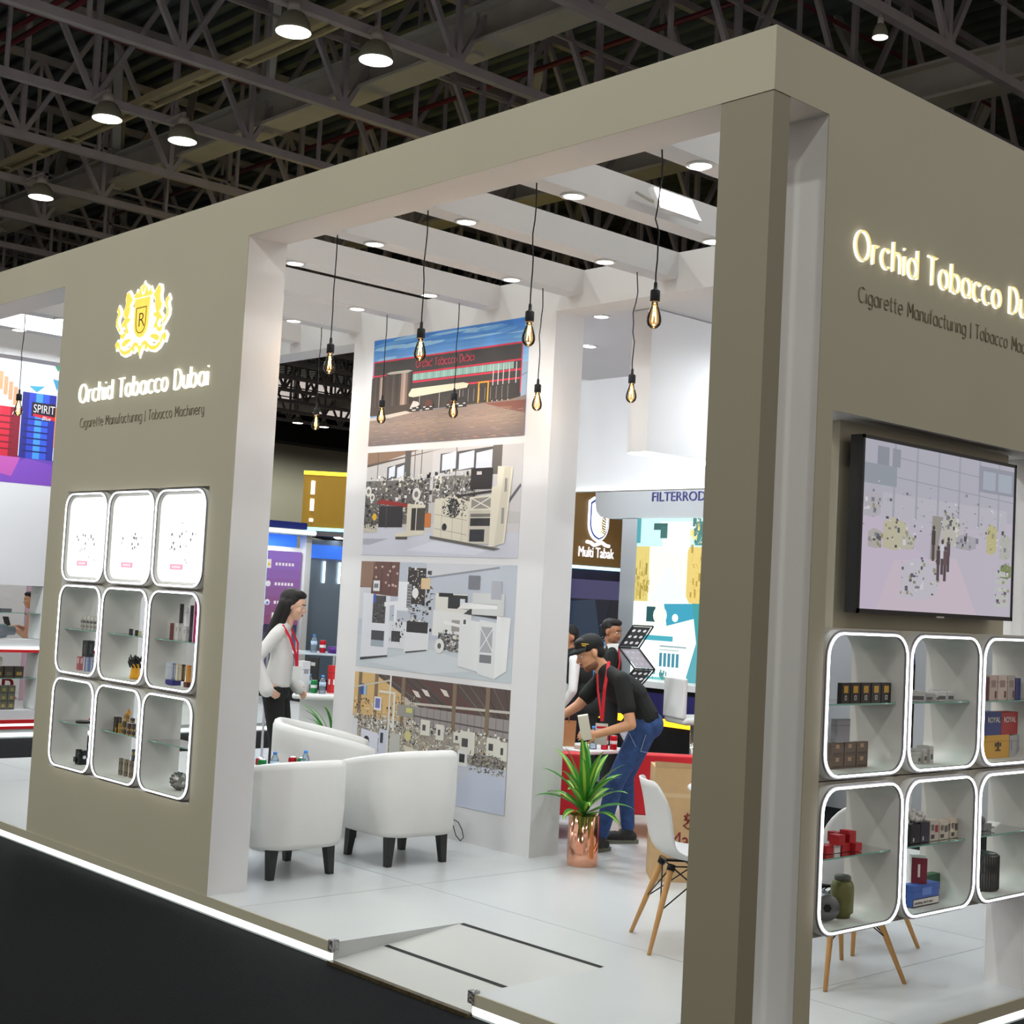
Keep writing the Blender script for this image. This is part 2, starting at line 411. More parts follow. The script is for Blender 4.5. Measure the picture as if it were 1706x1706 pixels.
# right facade
RYa, RYb, RZb = .452, 2.25, 2.603
mb = MB()
mb.box(-.26, 0, .35, RYa, ZP, Zl); mb.box(-.26, 0, RYb, 5.35, ZP, Zl); mb.box(-.26, 0, RYa, RYb, RZb, Zl)
struct('wall_right', mb, M_white, 'white core of the right facade wall')
mb = MB(); mb.box(-.26, 0, .25, 5.35, Zl, ZT); struct('trim_8', mb, M_white, 'white lintel over the right facade')
mb = MB()
for a, b, c, d in ((.35, RYa, ZP, Zl), (RYb, 5.35, ZP, Zl), (RYa, RYb, RZb, Zl), (-T_, 5.35, Zl, ZT)): mb.box(0, T_, a, b, c, d)
struct('trim_9', mb, M_taupe, 'taupe facing of the right facade')
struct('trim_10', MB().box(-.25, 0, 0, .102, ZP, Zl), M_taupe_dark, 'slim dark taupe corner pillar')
# photo wall, rear lintel, end lintel
YP = 2.42
struct('wall_photos', MB().box(-5.89, -3.61, YP, 2.69, ZP, ZT), M_white, 'white inner wall carrying four large photo prints')
struct('trim_11', MB().box(X0, -5.89, YP, 2.67, Zl, ZT).box(-3.61, -.26, YP, 2.67, Zl, ZT), M_white, 'white rear lintel over the openings beside the photo wall')
struct('trim_12', MB().box(X0, -9.25, .25, YP, Zl, ZT).box(X0, -9.25, 0, .25, ZP, Zl).box(X0, -9.25, YP, 2.67, ZP, Zl), M_white, 'white end frame of the stand at the far left')
for k, x in enumerate(SPOT_X):
    struct('trim_%d' % (13+k), MB().box(x-.073, x+.073, .25, YP, 3.837, ZT), M_white, 'slim white cross beam with two downlights')
# rear room
struct('ceiling_room', MB().box(-5.89, 0, 2.67, 5.2, 3.84, 3.95), M_white, 'white ceiling of the rear room')
struct('wall_rear', MB().box(-6.35, 0, 5.1, 5.35, 2.83, ZT), M_white, 'white fascia at the back of the stand')
struct('trim_30', MB().box(-6.35, -.3, 5.08, 5.1, 2.815, 2.83), M_led_soft, 'thin glowing line under the rear fascia')
# hanging sign box
r = empty('hanging_sign_box', (-3.35, 3.95, 2.85), 0, 'white hanging sign box with lit lower edge and gold letter', 'sign')
MB().box(-.092, .09, -.95, 1.14, 0, .985).build('box', M_white, r)
MB().box(-.08, .092, -.95, 1.14, -.012, 0).build('light_strip', M_led_soft, r)
text('letter', 'A', .14, F_right(.09, .32, .42), M_gold, r, .004)
# downlights
def downlight(x, y, z, lab, W=SPOT_W, grp='round downlights in the white beams'):
    r = empty('downlight', (x, y, z), 0, lab, 'downlight', grp)
    MB().lathe([(.068, 0), (.066, -.006), (.052, -.008), (.05, -.002)], n=24).build('trim_ring', M_whitecool, r)
    MB().cyl((0, 0, -.0055), (0, 0, -.001), .05, n=24).build('lamp_face', M_lampface, r)
    light('downlight_beam', 'SPOT', (0, 0, -.02), W*8, (.91, .965, 1), r, spot_size=math.radians(165), spot_blend=.9, shadow_soft_size=.05)
    return r
ordn = ['first', 'second', 'third', 'fourth', 'fifth', 'sixth', 'seventh', 'eighth', 'ninth', 'tenth']
for k, x in enumerate(SPOT_X):
    downlight(x, .745, 3.837, 'front downlight in the %s white beam counted from the corner pillar' % ordn[k])
    downlight(x, 1.842, 3.837, 'rear downlight in the %s white beam counted from the corner pillar' % ordn[k])
downlight(-3.77, 3.02, 3.84, 'downlight in the rear room ceiling nearest the photo wall', grp='round downlights in the rear room', W=12)
downlight(-4.67, 3.83, 3.84, 'downlight in the rear room ceiling farther back', grp='round downlights in the rear room', W=16)
downlight(-2.6, 3.9, 3.84, 'downlight in the rear room ceiling behind the corner pillar', grp='round downlights in the rear room', W=12)
# LED flood lamps on the beams, and two unseen ones added in the rear room
def flood(x, y, lab, W=FLOOD_W):
    r = empty('flood_lamp', (x, y, 3.86), 0, lab, 'flood lamp')
    MB().box(.0, .03, -.16, .16, -.06, .08, Matrix.Rotation(-.5, 4, 'Y')).build('lamp_body', mat('white_metal', (225, 225, 228), .4), r)
    MB().box(.031, .034, -.145, .145, -.05, .07, Matrix.Rotation(-.5, 4, 'Y')).build('lamp_glass', mat('flood_glass', (235, 245, 255), .3, emit=14), r)
    MB().tube([(-.1, -.18, .06), (0, -.18, 0), (0, .18, 0), (-.1, .18, .06)], .008, 6).build('bracket', M_steel_l, r)
    l = light('flood_light', 'AREA', (.05, 0, -.01), W, (.92, .97, 1), r, shape='RECTANGLE', size=.1, size_y=.3)
    l.rotation_euler = (0, math.radians(-50), 0)
    return r
flood(-1.60, 1.28, 'bright white rectangular flood lamp on the beam near the corner pillar')
f2 = flood(-7.72, 1.15, 'rectangular flood lamp on a beam at the far left, hidden behind the crest wall', 40); f2.rotation_euler.z = PI
f3 = flood(-1.15, 4.3, 'unseen rectangular flood lamp added inside the rear room, turned to the hanging sign box', 26); f3.rotation_euler.z = PI; f3.location.z = 3.74  # unseen flood added to brighten the sign box
f4 = flood(-5.0, 2.80, 'unseen rectangular flood lamp added behind the rear lintel, turned to the rear fascia', 55); f4.rotation_euler.z = PI/2; f4.location.z = 3.80  # unseen flood added to brighten the rear fascia
# pendants: cord top from the ceiling frame, filament bulb
M_bulb = mat_clear('amber_glass', (255, 232, 196), .12)
M_fil = mat('filament', (255, 186, 96), .5, emit=24)
def pendant(x, y, zs, wob, lab, zt=3.837, n=10):
    r = empty('pendant_bulb', (x, y, zs), 0, lab, 'pendant lamp', 'black cord pendants with filament bulbs')
    rnd = random.Random(int(abs(x*100)+y*7)); P = []
    for i in range(n+1):
        t = i/n; P.append((wob*.012*math.sin(3.2*PI*t+rnd.random())*math.sin(PI*t), wob*.008*math.sin(5*t+rnd.random()*1.5)*math.sin(PI*t), (zt-zs)*(1-t)))
    MB().tube(P, .0035, 6).build('cord', M_blackmatte, r)
    MB().lathe([(.021, -.062), (.022, -.06), (.022, -.012), (.018, -.008), (.009, -.004), (.008, .022), (.005, .03)], n=16).build('socket', M_blackmatte, r)
    MB().lathe([(.004, -.182), (.016, -.178), (.028, -.166), (.0335, -.148), (.032, -.13), (.025, -.105), (.017, -.082), (.0135, -.062)], n=18).build('glass_bulb', M_bulb, r)
    f = MB()
    for j in range(4):
        a = j*PI/2; f.tube([(.004*math.cos(a), .004*math.sin(a), -.08), (.011*math.cos(a), .011*math.sin(a), -.15)], .0019, 5)
    f.build('filament', M_fil, r)
    light('bulb_glow', 'POINT', (0, 0, -.12), BULB_W, (1, .86, .73), r, shadow_soft_size=.006)
    return r
PEND = []
for k, (x, y, wob, lab) in enumerate([
    (-3.46, .49, .4, 'pendant bulb in the front row nearest the crest wall'), (-2.62, .475, .5, 'pendant bulb in the front row hanging before the left edge of the photo wall prints'),
    (-1.79, .48, .6, 'pendant bulb in the front row, second from the corner pillar'), (-.97, .47, 1.2, 'pendant bulb in the front row, nearest the corner pillar'),
    (-5.94, 2.13, .5, 'pendant bulb in the back row hanging before the dark hall gap'), (-5.08, 2.11, .4, 'pendant bulb in the back row over the left tank of the top photo'),
    (-4.3, 2.14, .5, 'pendant bulb in the back row over the parked cars of the top photo'), (-3.46, 2.14, .8, 'pendant bulb in the back row just right of the top photo'),
    (-2.64, 2.15, 1.5, 'pendant bulb in the back row with a wavy cord, nearest the sign box'), (-7.62, .47, .5, 'pendant bulb in the far left opening before the cigarette poster')]):
    pendant(x, y, 3.21, wob, lab)

# ---------------------------------------------------------------- lit display cells
M_cell = mat('cell_white', (206, 206, 202), .45)
M_lip = mat('lip_grey_plastic', (120, 120, 124), .4)
M_cellfill = mat('cell_filler', (176, 174, 164), .6)
M_ringbase = mat('ring_plastic', (235, 236, 238), .4)
M_glass = mat_clear('shelf_glass', (222, 246, 238), .1, .04, (190, 226, 214))
M_glassedge = mat('glass_edge', (120, 175, 160), .2)
M_boxlit = None
def cell(F, w, h, D, lab, grp, shelf=True, art=None, inner=None):
    """F: frame at the cell centre on the facade plane, opening w x h, depth D inwards"""
    r = empty('display_cell', (0, 0, 0), 0, lab, 'display cell', grp)
    n = 6
    def loop(ww, hh, rr, z): return [F@Vector((x, y, z)) for x, y in rrect(ww, hh, rr, n)]
    # shell: rounded tube, outside and inside skins joined front and back
    rr = .105
    rings = [loop(w, h, rr, -D), loop(w, h, rr, .006), loop(w-.008, h-.008, rr-.004, .012), loop(w-.034, h-.034, rr-.017, .012), loop(w-.04, h-.04, rr-.02, .004), loop(w-.04, h-.04, rr-.02, -D)]
    k = len(rings[0]); vs = [v for L in rings for v in L]; fs = []
    for i in range(len(rings)):
        j = (i+1) % len(rings)
        for q in range(k): fs.append((i*k+q, i*k+(q+1) % k, j*k+(q+1) % k, j*k+q))
    mb = MB(); mb.smooth = True; mb.add(vs, fs); mb.smooth = False; mb.c = [1 if 1 <= i < 4 else 0 for i in range(len(rings)) for q in range(k)]
    o = mb.build('shell', [M_cell, M_lip], r, weld=True); md = o.modifiers.new('es', 'EDGE_SPLIT'); md.split_angle = .7
    # filler plate between the rounded shell and its neighbours
    W2, H2 = .596, .597; pts = []; outl = rrect(w, h, rr, n)
    for x, y in outl:
        q = max(abs(x)/(W2/2), abs(y)/(H2/2)); pts.append((x/q, y/q))
    vs = [F@Vector((x, y, -.035)) for x, y in outl]+[F@Vector((x, y, -.035)) for x, y in pts]
    sq = []
    MB().add(vs, [(q, (q+1) % k, k+(q+1) % k, k+q) for q in range(k)]).build('filler_plate', M_cellfill, r)
    led = [F@Vector((x, y, .0155)) for x, y in rrect(w-.026, h-.026, rr-.013, n)]
    MB().tube(led, .0042, 8, closed=True).build('led_ring', M_led, r)
    if shelf:
        g = MB(); a, b = w/2-.022, D-.02
        vs = []
        for x0, x1, y0, y1 in ((-a, a, -b, -.03),):
            for zz in (-.006, 0):
                for (x, z) in ((x0, y0), (x1, y0), (x1, y1), (x0, y1)): vs.append(F@Vector((x, zz, z)))
        g.add(vs, [(3,2,1,0),(4,5,6,7),(0,1,5,4),(1,2,6,5),(2,3,7,6),(3,0,4,7)])
        g.build('glass_shelf', M_glass, r)
        MB().bar(F@Vector((-a, -.003, -.029)), F@Vector((a, -.003, -.029)), .0055, .0012, up=F.to_3x3()@Vector((0, 0, 1))).build('glass_edge', M_glassedge, r)
    if art:
        pl = [(x, y) for x, y in rrect(w-.07, h-.07, rr-.03, n)]
        A = Art(w-.07, h-.07, F@Matrix.Translation((-(w-.07)/2, -(h-.07)/2, -.006)))
        A.mb.cc = (255, 255, 255); A.mb.prism(pl, .004, F@Matrix.Translation((0, 0, -.010)))
        art(A); A.mb.build('lit_panel', M_lightbox, r)
    return r
def panel_art(seed, label):
    def f(A):
        rnd = random.Random(seed)
        for _ in range(44):
            x = rnd.gauss(.5, .19); y = rnd.gauss(.42, .1); s = rnd.uniform(.008, .03); g = rnd.choice([190, 214, 165, 226])
            if .08 < x < .9: A.rect(x, y, x+s, y+s*rnd.uniform(.3, 1.2), (g, g, g+4))
        for _ in range(9):
            x = rnd.uniform(.3, .8); y = rnd.uniform(.35, .55); A.rect(x, y, x+.03, y+.03, (110, 112, 118))
        A.rect(.36, .14, .64, .2, (243, 150, 170))
        for q in range(7): A.rect(.4+q*.03, .155, .415+q*.03, .185, (255, 235, 240))
    return f
LC = [-5.345, -4.747, -4.150]; LR = [2.052, 1.457, .857]; CW, CH = .585, .582
cn = ['left', 'middle', 'right']; rn = ['top', 'middle', 'bottom']
for i, z in enumerate(LR):
    for j, x in enumerate(LC):
        what = 'lightbox cell' if i == 0 else 'display cell with a glass shelf'
        cell(F_front(x, .0, z), CW, CH, .245, 'rounded white lit %s, %s row, %s column, below the crest' % (what, rn[i], cn[j]), 'lit cells in the crest wall', shelf=i > 0, art=panel_art(31+j, 'x') if i == 0 else None)
RC = [.753, 1.347, 1.943]; RR = [1.457, .855]
for i, z in enumerate(RR):
    for j, y in enumerate(RC):
        cell(F_right(.0, y, z), CW, CH, .25, 'rounded white lit display cell below the television, %s row, %s' % (['upper', 'lower'][i], ['nearest the corner', 'middle', 'farthest from the corner'][j]), 'lit cells below the television')
# ---------------------------------------------------------------- things in the cells
FACES = {'f': lambda x0, x1, y0, y1, z0, z1, u, v: (x0+(x1-x0)*u, y0-.0006, z0+(z1-z0)*v),
         'r': lambda x0, x1, y0, y1, z0, z1, u, v: (x1+.0006, y0+(y1-y0)*u, z0+(z1-z0)*v),
         't': lambda x0, x1, y0, y1, z0, z1, u, v: (x0+(x1-x0)*u, y0+(y1-y0)*v, z1+.0006)}
def pack(name, lab, cat, b, col, deco=(), txt=None, grp=None, rz=0):
    """box b=(x0,x1,y0,y1,z0,z1) with printed patches"""
    x0, x1, y0, y1, z0, z1 = b; cx, cy = (x0+x1)/2, (y0+y1)/2
    mb = MB(); mb.cc = col; L = (x0-cx, x1-cx, y0-cy, y1-cy, 0, z1-z0); mb.box(*L)
    mb.cc = tuple(int(v*.55) for v in col)
    for f in 'fr':
        P = FACES[f]; mb.add([P(*L, 0, .72), P(*L, 1, .72), P(*L, 1, .735), P(*L, 0, .735)], [(0, 1, 2, 3)])
    for k, (f, u0, v0, u1, v1, c) in enumerate(deco):
        mb.cc = c
        for ff in f:
            P = FACES[ff]; q = [Vector(P(*L, u, v)) for u, v in ((u0, v0), (u1, v0), (u1, v1), (u0, v1))]
            e = Vector({'f': (0, -1, 0), 'r': (1, 0, 0), 't': (0, 0, 1)}[ff])*.0003*(k+1)
            mb.add([v+e for v in q], [(0, 1, 2, 3)])
    o = mb.build(name, M_print); o.location = (cx, cy, z0); o.rotation_euler = (0, 0, rz); tag(o, lab, cat, grp)
    if txt:
        s, size, ff, u, v, m = txt; p = Vector(FACES[ff](*L, u, v))
        F = F_front(p.x, p.y-.0015, p.z) if ff == 'f' else F_right(p.x+.0015, p.y, p.z)
        text('print', s, size, F, m, o, .0002)
    return o
G_ = lambda v: (v, v, v)
M_inkw = mat('white_ink', (230, 228, 225), .6); M_inkd = mat('dark_ink', (40, 38, 36), .6); M_inkgold = mat('gold_ink', (190, 150, 60), .4, metal=.4)
def litem(name, lab, cat, x0, x1, z0, z1, col, deco=(), d=.12, grp=None, k=.42, txt=None):
    W_ = x1-x0; a = W_*k; b = (W_-a)/2; b = max(.015, min(b, .1))
    cx = (x0+x1)/2; return pack(name, lab, cat, (cx-a/2, cx+a/2, d-b/2, d+b/2, z0, z1), col, deco, txt, grp)
def ritem(name, lab, cat, y0, y1, z0, z1, col, deco=(), d=-.12, grp=None, k=.66, txt=None):
    W_ = y1-y0; a = W_*k; b = (W_-a)/1.5; b = max(.02, min(b, .1)); cy = (y0+y1)/2+(.0 if d > -.1 else 0)
    return pack(name, lab, cat, (d-b/2, d+b/2, cy-a/2, cy+a/2, z0, z1), col, deco, txt, grp)
SH1, SH0, FL1, FL0 = 1.457, .857, 1.187, .587
white_lab = [('fr', .1, .5, .9, .9, (60, 60, 62)), ('fr', .2, .1, .8, .3, (235, 235, 232)), ('fr', .3, .6, .7, .8, (200, 198, 190))]
for k in range(5):
    xx = -5.575+.052*k
    litem('cigarette_pack', 'pale grey patterned pack on the upper left cell shelf, %s of five' % ['first', 'second', 'third', 'fourth', 'last'][k], 'cigarette pack', xx, xx+.05, SH1, 1.545, (196, 192, 184), [('fr', .1, .45, .9, .62, G_(90)), ('fr', .25, .1, .75, .3, G_(120)), ('fr', .3, .72, .7, .95, G_(235))], grp='pale packs on the glass shelf of the left cell', k=.5)
litem('carton', 'black carton standing on smaller boxes in the middle left cell', 'carton', -5.527, -5.36, 1.280, 1.385, (38, 40, 42), [('fr', .3, .2, .7, .8, (70, 74, 76))])
litem('cigarette_pack', 'pinkish red pack at the bottom of the middle left cell', 'cigarette pack', -5.593, -5.5, FL1, 1.275, (165, 92, 98), [('fr', .2, .5, .8, .9, (215, 175, 178))])
litem('carton', 'blue and grey striped carton under the black carton', 'carton', -5.483, -5.36, FL1, 1.28, (128, 136, 160), [('fr', .1, .0, .3, 1, (90, 110, 170)), ('fr', .55, 0, .7, 1, (200, 204, 214))])
litem('cigarette_pack', 'small black pack standing alone on the middle cell shelf', 'cigarette pack', -4.914, -4.86, SH1, 1.49, (24, 26, 28))
litem('cigarette_pack', 'small black pack beside a cream one on the middle cell shelf', 'cigarette pack', -4.838, -4.792, SH1, 1.485, (30, 32, 34))
litem('cigarette_pack', 'small cream pack on the middle cell shelf', 'cigarette pack', -4.79, -4.757, SH1, 1.482, (196, 196, 150))
# machine part with black cables and yellow bracket
r = empty('machine_part', (-4.80, .12, FL1), 0, 'yellow and black machine part standing in the middle cell', 'machine part')
MB().lathe([(.03, 0), (.034, .01), (.03, .03), (.024, .08), (.02, .1)], n=14).build('bracket', mat('amber_plastic', (224, 160, 30), .4), r)
mb = MB()
for k in range(9):
    a = k*.7; mb.tube([(.01*math.cos(a), .01*math.sin(a), .09), (.05*math.cos(a), .04*math.sin(a), .125+.01*(k % 3)), (.055*math.cos(a+.6), .04*math.sin(a+.6), .1), (.045*math.cos(a+1), .03*math.sin(a+1), .07)], .005, 6)
mb.sphere((0, 0, .11), .03, n=10, m=6); mb.build('cable_bundle', M_black, r)
litem('cigarette_pack', 'brown red slim pack at the left of the right cell shelf', 'cigarette pack', -4.412, -4.362, SH1, 1.55, (120, 66, 66))
litem('cigarette_pack', 'white pack left of two under the tall black pack', 'cigarette pack', -4.354, -4.268, SH1, 1.554, (214, 210, 208), [('fr', .4, .5, .6, .7, G_(120))])
litem('cigarette_pack', 'white pack right of two under the tall black pack', 'cigarette pack', -4.262, -4.176, SH1, 1.54, (206, 204, 204), [('fr', .4, .5, .6, .7, G_(130))])
litem('cigarette_pack', 'tall black pack standing on a white pack', 'cigarette pack', -4.311, -4.262, 1.554, 1.668, (46, 42, 44))
litem('cigarette_pack', 'white pack lying between two black ones on top', 'cigarette pack', -4.252, -4.2, 1.5405, 1.65, (235, 235, 240))
litem('cigarette_pack', 'tall black pack at the right, next to the pink mark', 'cigarette pack', -4.187, -4.15, SH1, 1.664, (50, 46, 54), [('fr', .3, .05, .7, .4, (90, 88, 98))])
pack('card', 'slim magenta card at the right edge of the right cell', 'card', (-4.105, -4.101, .10, .125, SH1, 1.69), (205, 40, 120))
pack('cigarette_pack', 'bright red pack standing at the right edge below the glass shelf', 'cigarette pack', (-4.135, -4.1, .17, .22, 1.3205, 1.435), (205, 24, 44), [('fr', .3, .2, .7, .5, (240, 220, 220))])
for k, (a, b, c, n) in enumerate([(-4.438, -4.362, (214, 226, 238), 'pale blue white'), (-4.355, -4.316, (120, 132, 168), 'slate blue'), (-4.312, -4.255, (196, 186, 150), 'cream striped'), (-4.249, -4.2, (48, 40, 34), 'black and gold'), (-4.192, -4.128, (206, 128, 36), 'orange')]):
    litem('cigarette_pack', n+' pack in the row at the bottom of the right middle cell', 'cigarette pack', a, b, 1.217, 1.315, c, [('fr', .35, .1, .65, .9, (190, 160, 90) if k > 2 else (225, 225, 225))])
litem('carton', 'flat dark blue carton under the row of packs', 'carton', -4.43, -4.235, FL1, 1.2165, (40, 44, 120), d=.12)
litem('carton', 'flat dark brown carton under the orange pack', 'carton', -4.215, -4.128, FL1, 1.2165, (84, 44, 40), d=.12)
pack('carton', 'upright pale carton behind the packs supporting the red pack', 'carton', (-4.14, -4.1, .165, .225, FL1, 1.3205), (206, 200, 196))
# bottom row left
o = MB().cyl((0, 0, 0), (0, 0, .006), .05, n=24).build('saw_disc', mat('dark_metal', (60, 62, 62), .35, metal=.8)); o.location = (-5.46, .13, SH0+.001); tag(o, 'thin dark metal disc on the lowest left glass shelf', 'disc')
r = empty('machine_block', (-5.44, .12, FL0), 0, 'black jagged machine block in the lowest left cell', 'machine block')
mb = MB(); rnd = random.Random(4)
mb.box(-.03, .03, -.025, .025, 0, .08)
for k in range(16): a = rnd.uniform(-.03, .03); b = rnd.uniform(-.025, .025); c = rnd.uniform(.015, .085); q = rnd.uniform(.008, .016); mb.box(a-q, a+q, b-q, b+q, c-q, c+q)
mb.build('block', mat('machine_black', (30, 34, 34), .45, metal=.3), r); MB().cyl((.03, 0, .05), (.05, 0, .05), .012, n=10).build('shaft', M_chrome, r)
litem('cigarette_pack', 'black pack with gold bottom on the lowest middle shelf', 'cigarette pack', -5.032, -4.926, SH0, .935, (40, 34, 30), [('fr', .35, .1, .65, .9, (90, 80, 66)), ('fr', .55, 0, .9, .2, (200, 160, 60))])
for k, (a, b, z0, z1, c) in enumerate([(-4.975, -4.925, SH0, .9, (176, 140, 56)), (-4.92, -4.86, SH0, .918, (86, 74, 54)), (-4.855, -4.8, SH0, .91, (70, 46, 34)), (-4.795, -4.745, SH0, .915, (58, 52, 46)), (-4.91, -4.83, .9185, .955, (150, 116, 66)), (-4.82, -4.76, .9185, .946, (60, 48, 42))]):
    litem('cigarette_pack', ['gold pack at the left foot of the brown heap', 'tan brown pack second in the heap', 'dark red brown pack third in the heap', 'grey brown pack at the right end of the heap', 'golden brown pack lying on top of the heap', 'dark pack lying on top of the heap at the right'][k], 'cigarette pack', a, b, z0, z1, c, [('fr', .2, .2, .8, .4, (206, 170, 90))], grp=None, k=.5)
mb = MB(); mb.cc = None
o = MB().add([(-.02, 0, 0), (.02, 0, 0), (.03, .01, .02), (0, .005, .045), (-.012, 0, .02)], [(0, 1, 2, 3, 4)]).cyl((0, 0, 0), (.0, 0, .03), .018, .004, n=7).build('paper_flame', mat('orange_foil', (206, 150, 70), .4)); o.location = (-4.86, .12, .955); tag(o, 'orange folded foil tip on top of the brown heap', 'foil')
for k in range(2):
    for q in range(3): litem('cigarette_pack', 'brown patterned pack in the low stack of the bottom middle cell, %s row, %s' % (['lower', 'upper'][k], ['left', 'centre', 'right'][q]), 'cigarette pack', -4.93+.066*q, -4.868+.066*q, FL0+.052*k, FL0+.051+.052*k, (112, 102, 84), [('fr', .3, .3, .7, .7, (70, 62, 50)), ('fr', .4, .6, .6, .9, (170, 156, 120))], grp='brown packs in the bottom middle cell', k=.5)
litem('cigarette_pack', 'dark blue grey pack on top of the low brown stack', 'cigarette pack', -4.777, -4.722, FL0+.104, .76, (64, 66, 74), [('fr', .2, .5, .8, .8, (170, 150, 100))])
r = empty('steel_spindle', (-4.20, .13, FL0+.052), 0, 'ribbed steel spindle lying in the bottom right cell', 'spindle')
o = MB().lathe([(.02, -.05), (.045, -.05), (.047, -.02), (.044, -.018), (.047, -.014), (.047, .03), (.03, .032), (.03, .05)], axis=(1, -.25, 0), n=18).build('barrel', mat('brushed_steel', (150, 150, 146), .3, metal=.9), r)
mb = MB()
for k in range(14):
    a = k*2*PI/14; u = Vector((1, -.25, 0)).normalized(); s = Vector((0, 0, 1)); t = u.cross(s)
    p = s*math.cos(a)*.0475+t*math.sin(a)*.0475; mb.bar(p-u*.045, p+u*.03, .004)
mb.build('ribs', M_blackmatte, r); MB().cyl((.05, -.012, 0), (.08, -.02, 0), .01, n=10).build('shaft', M_chrome, r)
# right cells
ritem('cigarette_pack', 'black glossy pack at the near corner of the upper shelf', 'cigarette pack', .60, .645, SH1, 1.545, (34, 34, 38), [('fr', .3, .4, .7, .8, (80, 84, 96))])
o = MB().lathe([(.03, 0), (.034, .006), (.026, .02), (.024, .03), (.0, .032)], n=16).build('bottle_cap', M_black); o.location = (-.12, .622, 1.545); tag(o, 'black round cap on the glossy black pack', 'cap')
for k, (a, b) in enumerate([(.655, .715), (.718, .788), (.792, .862), (.866, .936), (.940, 1.012)]):
    ritem('cigarette_pack', 'black pack with gold badge in the row of five, %s from the corner' % ['first', 'second', 'third', 'fourth', 'fifth'][k], 'cigarette pack', a, b, SH1, 1.538, (34, 28, 26), [('r', .25, .5, .75, .85, (196, 150, 50)), ('r', .38, .15, .62, .38, (215, 212, 205)), ('r', .44, .18, .56, .35, (40, 36, 34))], k=.97, d=-.055, grp='black packs with gold badges in the upper cell')
ritem('carton', 'plain grey carton behind the brown patterned packs', 'carton', .70, .836, 1.293, 1.387, (140, 140, 146))
for k in range(2):
    for q in range(3): ritem('cigarette_pack', 'brown grey patterned pack in the stack by the corner, %s row, %s' % (['lower', 'upper'][k], ['left', 'centre', 'right'][q]), 'cigarette pack', .70+.087*q, .785+.087*q, FL1+.053*k, FL1+.052+.053*k, (104, 90, 80), [('r', .3, .55, .6, .85, (170, 140, 110)), ('r', .1, .1, .9, .2, (70, 62, 56))], k=.95, grp='brown packs in the near corner cell')
for k, (a, b, z1, c) in enumerate([(1.25, 1.33, 1.50, (196, 196, 196)), (1.34, 1.40, 1.49, (170, 172, 172)), (1.405, 1.455, 1.488, (205, 205, 204)), (1.46, 1.51, 1.498, (215, 214, 212)), (1.52, 1.575, 1.498, (206, 206, 206))]):
    pack('cigarette_pack', 'pale slim pack lying askew on the middle shelf, %s from the left' % ['first', 'second', 'third', 'fourth', 'fifth'][k], 'cigarette pack', (-.14, -.08, a, b, SH1, z1), c, [('rt', .1, .1, .9, .5, (90, 92, 96))], rz=.3*((k % 3)-1), grp='pale packs on the middle shelf')
for k, (y, z0) in enumerate([(1.345, .004), (1.41, .004)]):
    r = empty('decorative_sword', (-.19, y, FL1), 0, ['dark tall rod with blue top behind the middle shelf', 'dark tall rod with pale ferrule, right one of two'][k], 'rod')
    MB().cyl((0, 0, 0), (0, 0, .25), .011, .011, n=10).build('lower_shaft', M_black, r)
    MB().cyl((0, 0, .277), (0, 0, .42), .011, .011, n=10).build('upper_shaft', mat('navy_enamel', (36, 44, 130), .3) if k == 0 else M_black, r)
    MB().cyl((0, 0, .42), (0, 0, .50), .011, .003, n=10).build('tip', mat('blue_gold', (60, 70, 160), .3, metal=.3), r)
for k in range(3):
    pack('cigarette_pack', 'silver patterned pack lying at the bottom of the middle cell, %s' % ['left', 'centre', 'right'][k], 'cigarette pack', (-.15, -.09, 1.295+.05*k, 1.34+.05*k, FL1, 1.235+.012*k), (176, 174, 170), [('rt', .2, .2, .8, .5, (80, 80, 82))], rz=.2, grp='silver packs at the bottom of the middle cell')
for k, (a, b, c, z1) in enumerate([(1.86, 1.90, (96, 40, 50), 1.557), (1.903, 1.975, (196, 176, 168), 1.566), (1.98, 2.065, (204, 186, 176), 1.566), (2.07, 2.14, (176, 166, 160), 1.566), (2.145, 2.195, (70, 76, 130), 1.554)]):
    pack('cigarette_pack', ['dark red', 'pinkish white', 'white with brown print', 'grey with dark spots', 'dark blue'][k]+' pack in the row of the farthest upper cell', 'cigarette pack', (-.14, -.09, a, b-.003, SH1, z1), c, [('r', .2, .5, .8, .8, (150, 130, 122)), ('r', .7, .05, .9, .35, (110, 50, 50))] if 0 < k < 4 else ())
pack('carton', 'blue carton printed with white lettering, in the farthest upper cell', 'carton', (-.15, -.09, 1.875, 2.02, 1.292, 1.398), (58, 66, 120), (), ('ROYAL', .036, 'r', .12, .55, M_inkw))
pack('carton', 'red carton printed with white lettering, in the farthest upper cell', 'carton', (-.15, -.09, 2.022, 2.175, 1.292, 1.396), (158, 52, 50), (), ('ROYAL', .036, 'r', .12, .55, M_inkw))
o = pack('tin', 'gold tin with a dark insect emblem under the coloured cartons', 'tin', (-.15, -.09, 1.89, 2.10, FL1, 1.292), (196, 150, 60), [('r', .46, .3, .54, .7, (50, 40, 30)), ('r', .36, .5, .44, .66, (60, 46, 32)), ('r', .56, .5, .64, .66, (60, 46, 32)), ('r', .38, .3, .62, .36, (70, 54, 36))])
pack('carton', 'plain grey carton beside the gold tin', 'carton', (-.15, -.09, 2.105, 2.195, FL1, 1.287), (166, 166, 168), [('r', .1, .3, .25, .8, (140, 140, 150))])
M_redcap = mat('red_card', (176, 26, 34), .5)
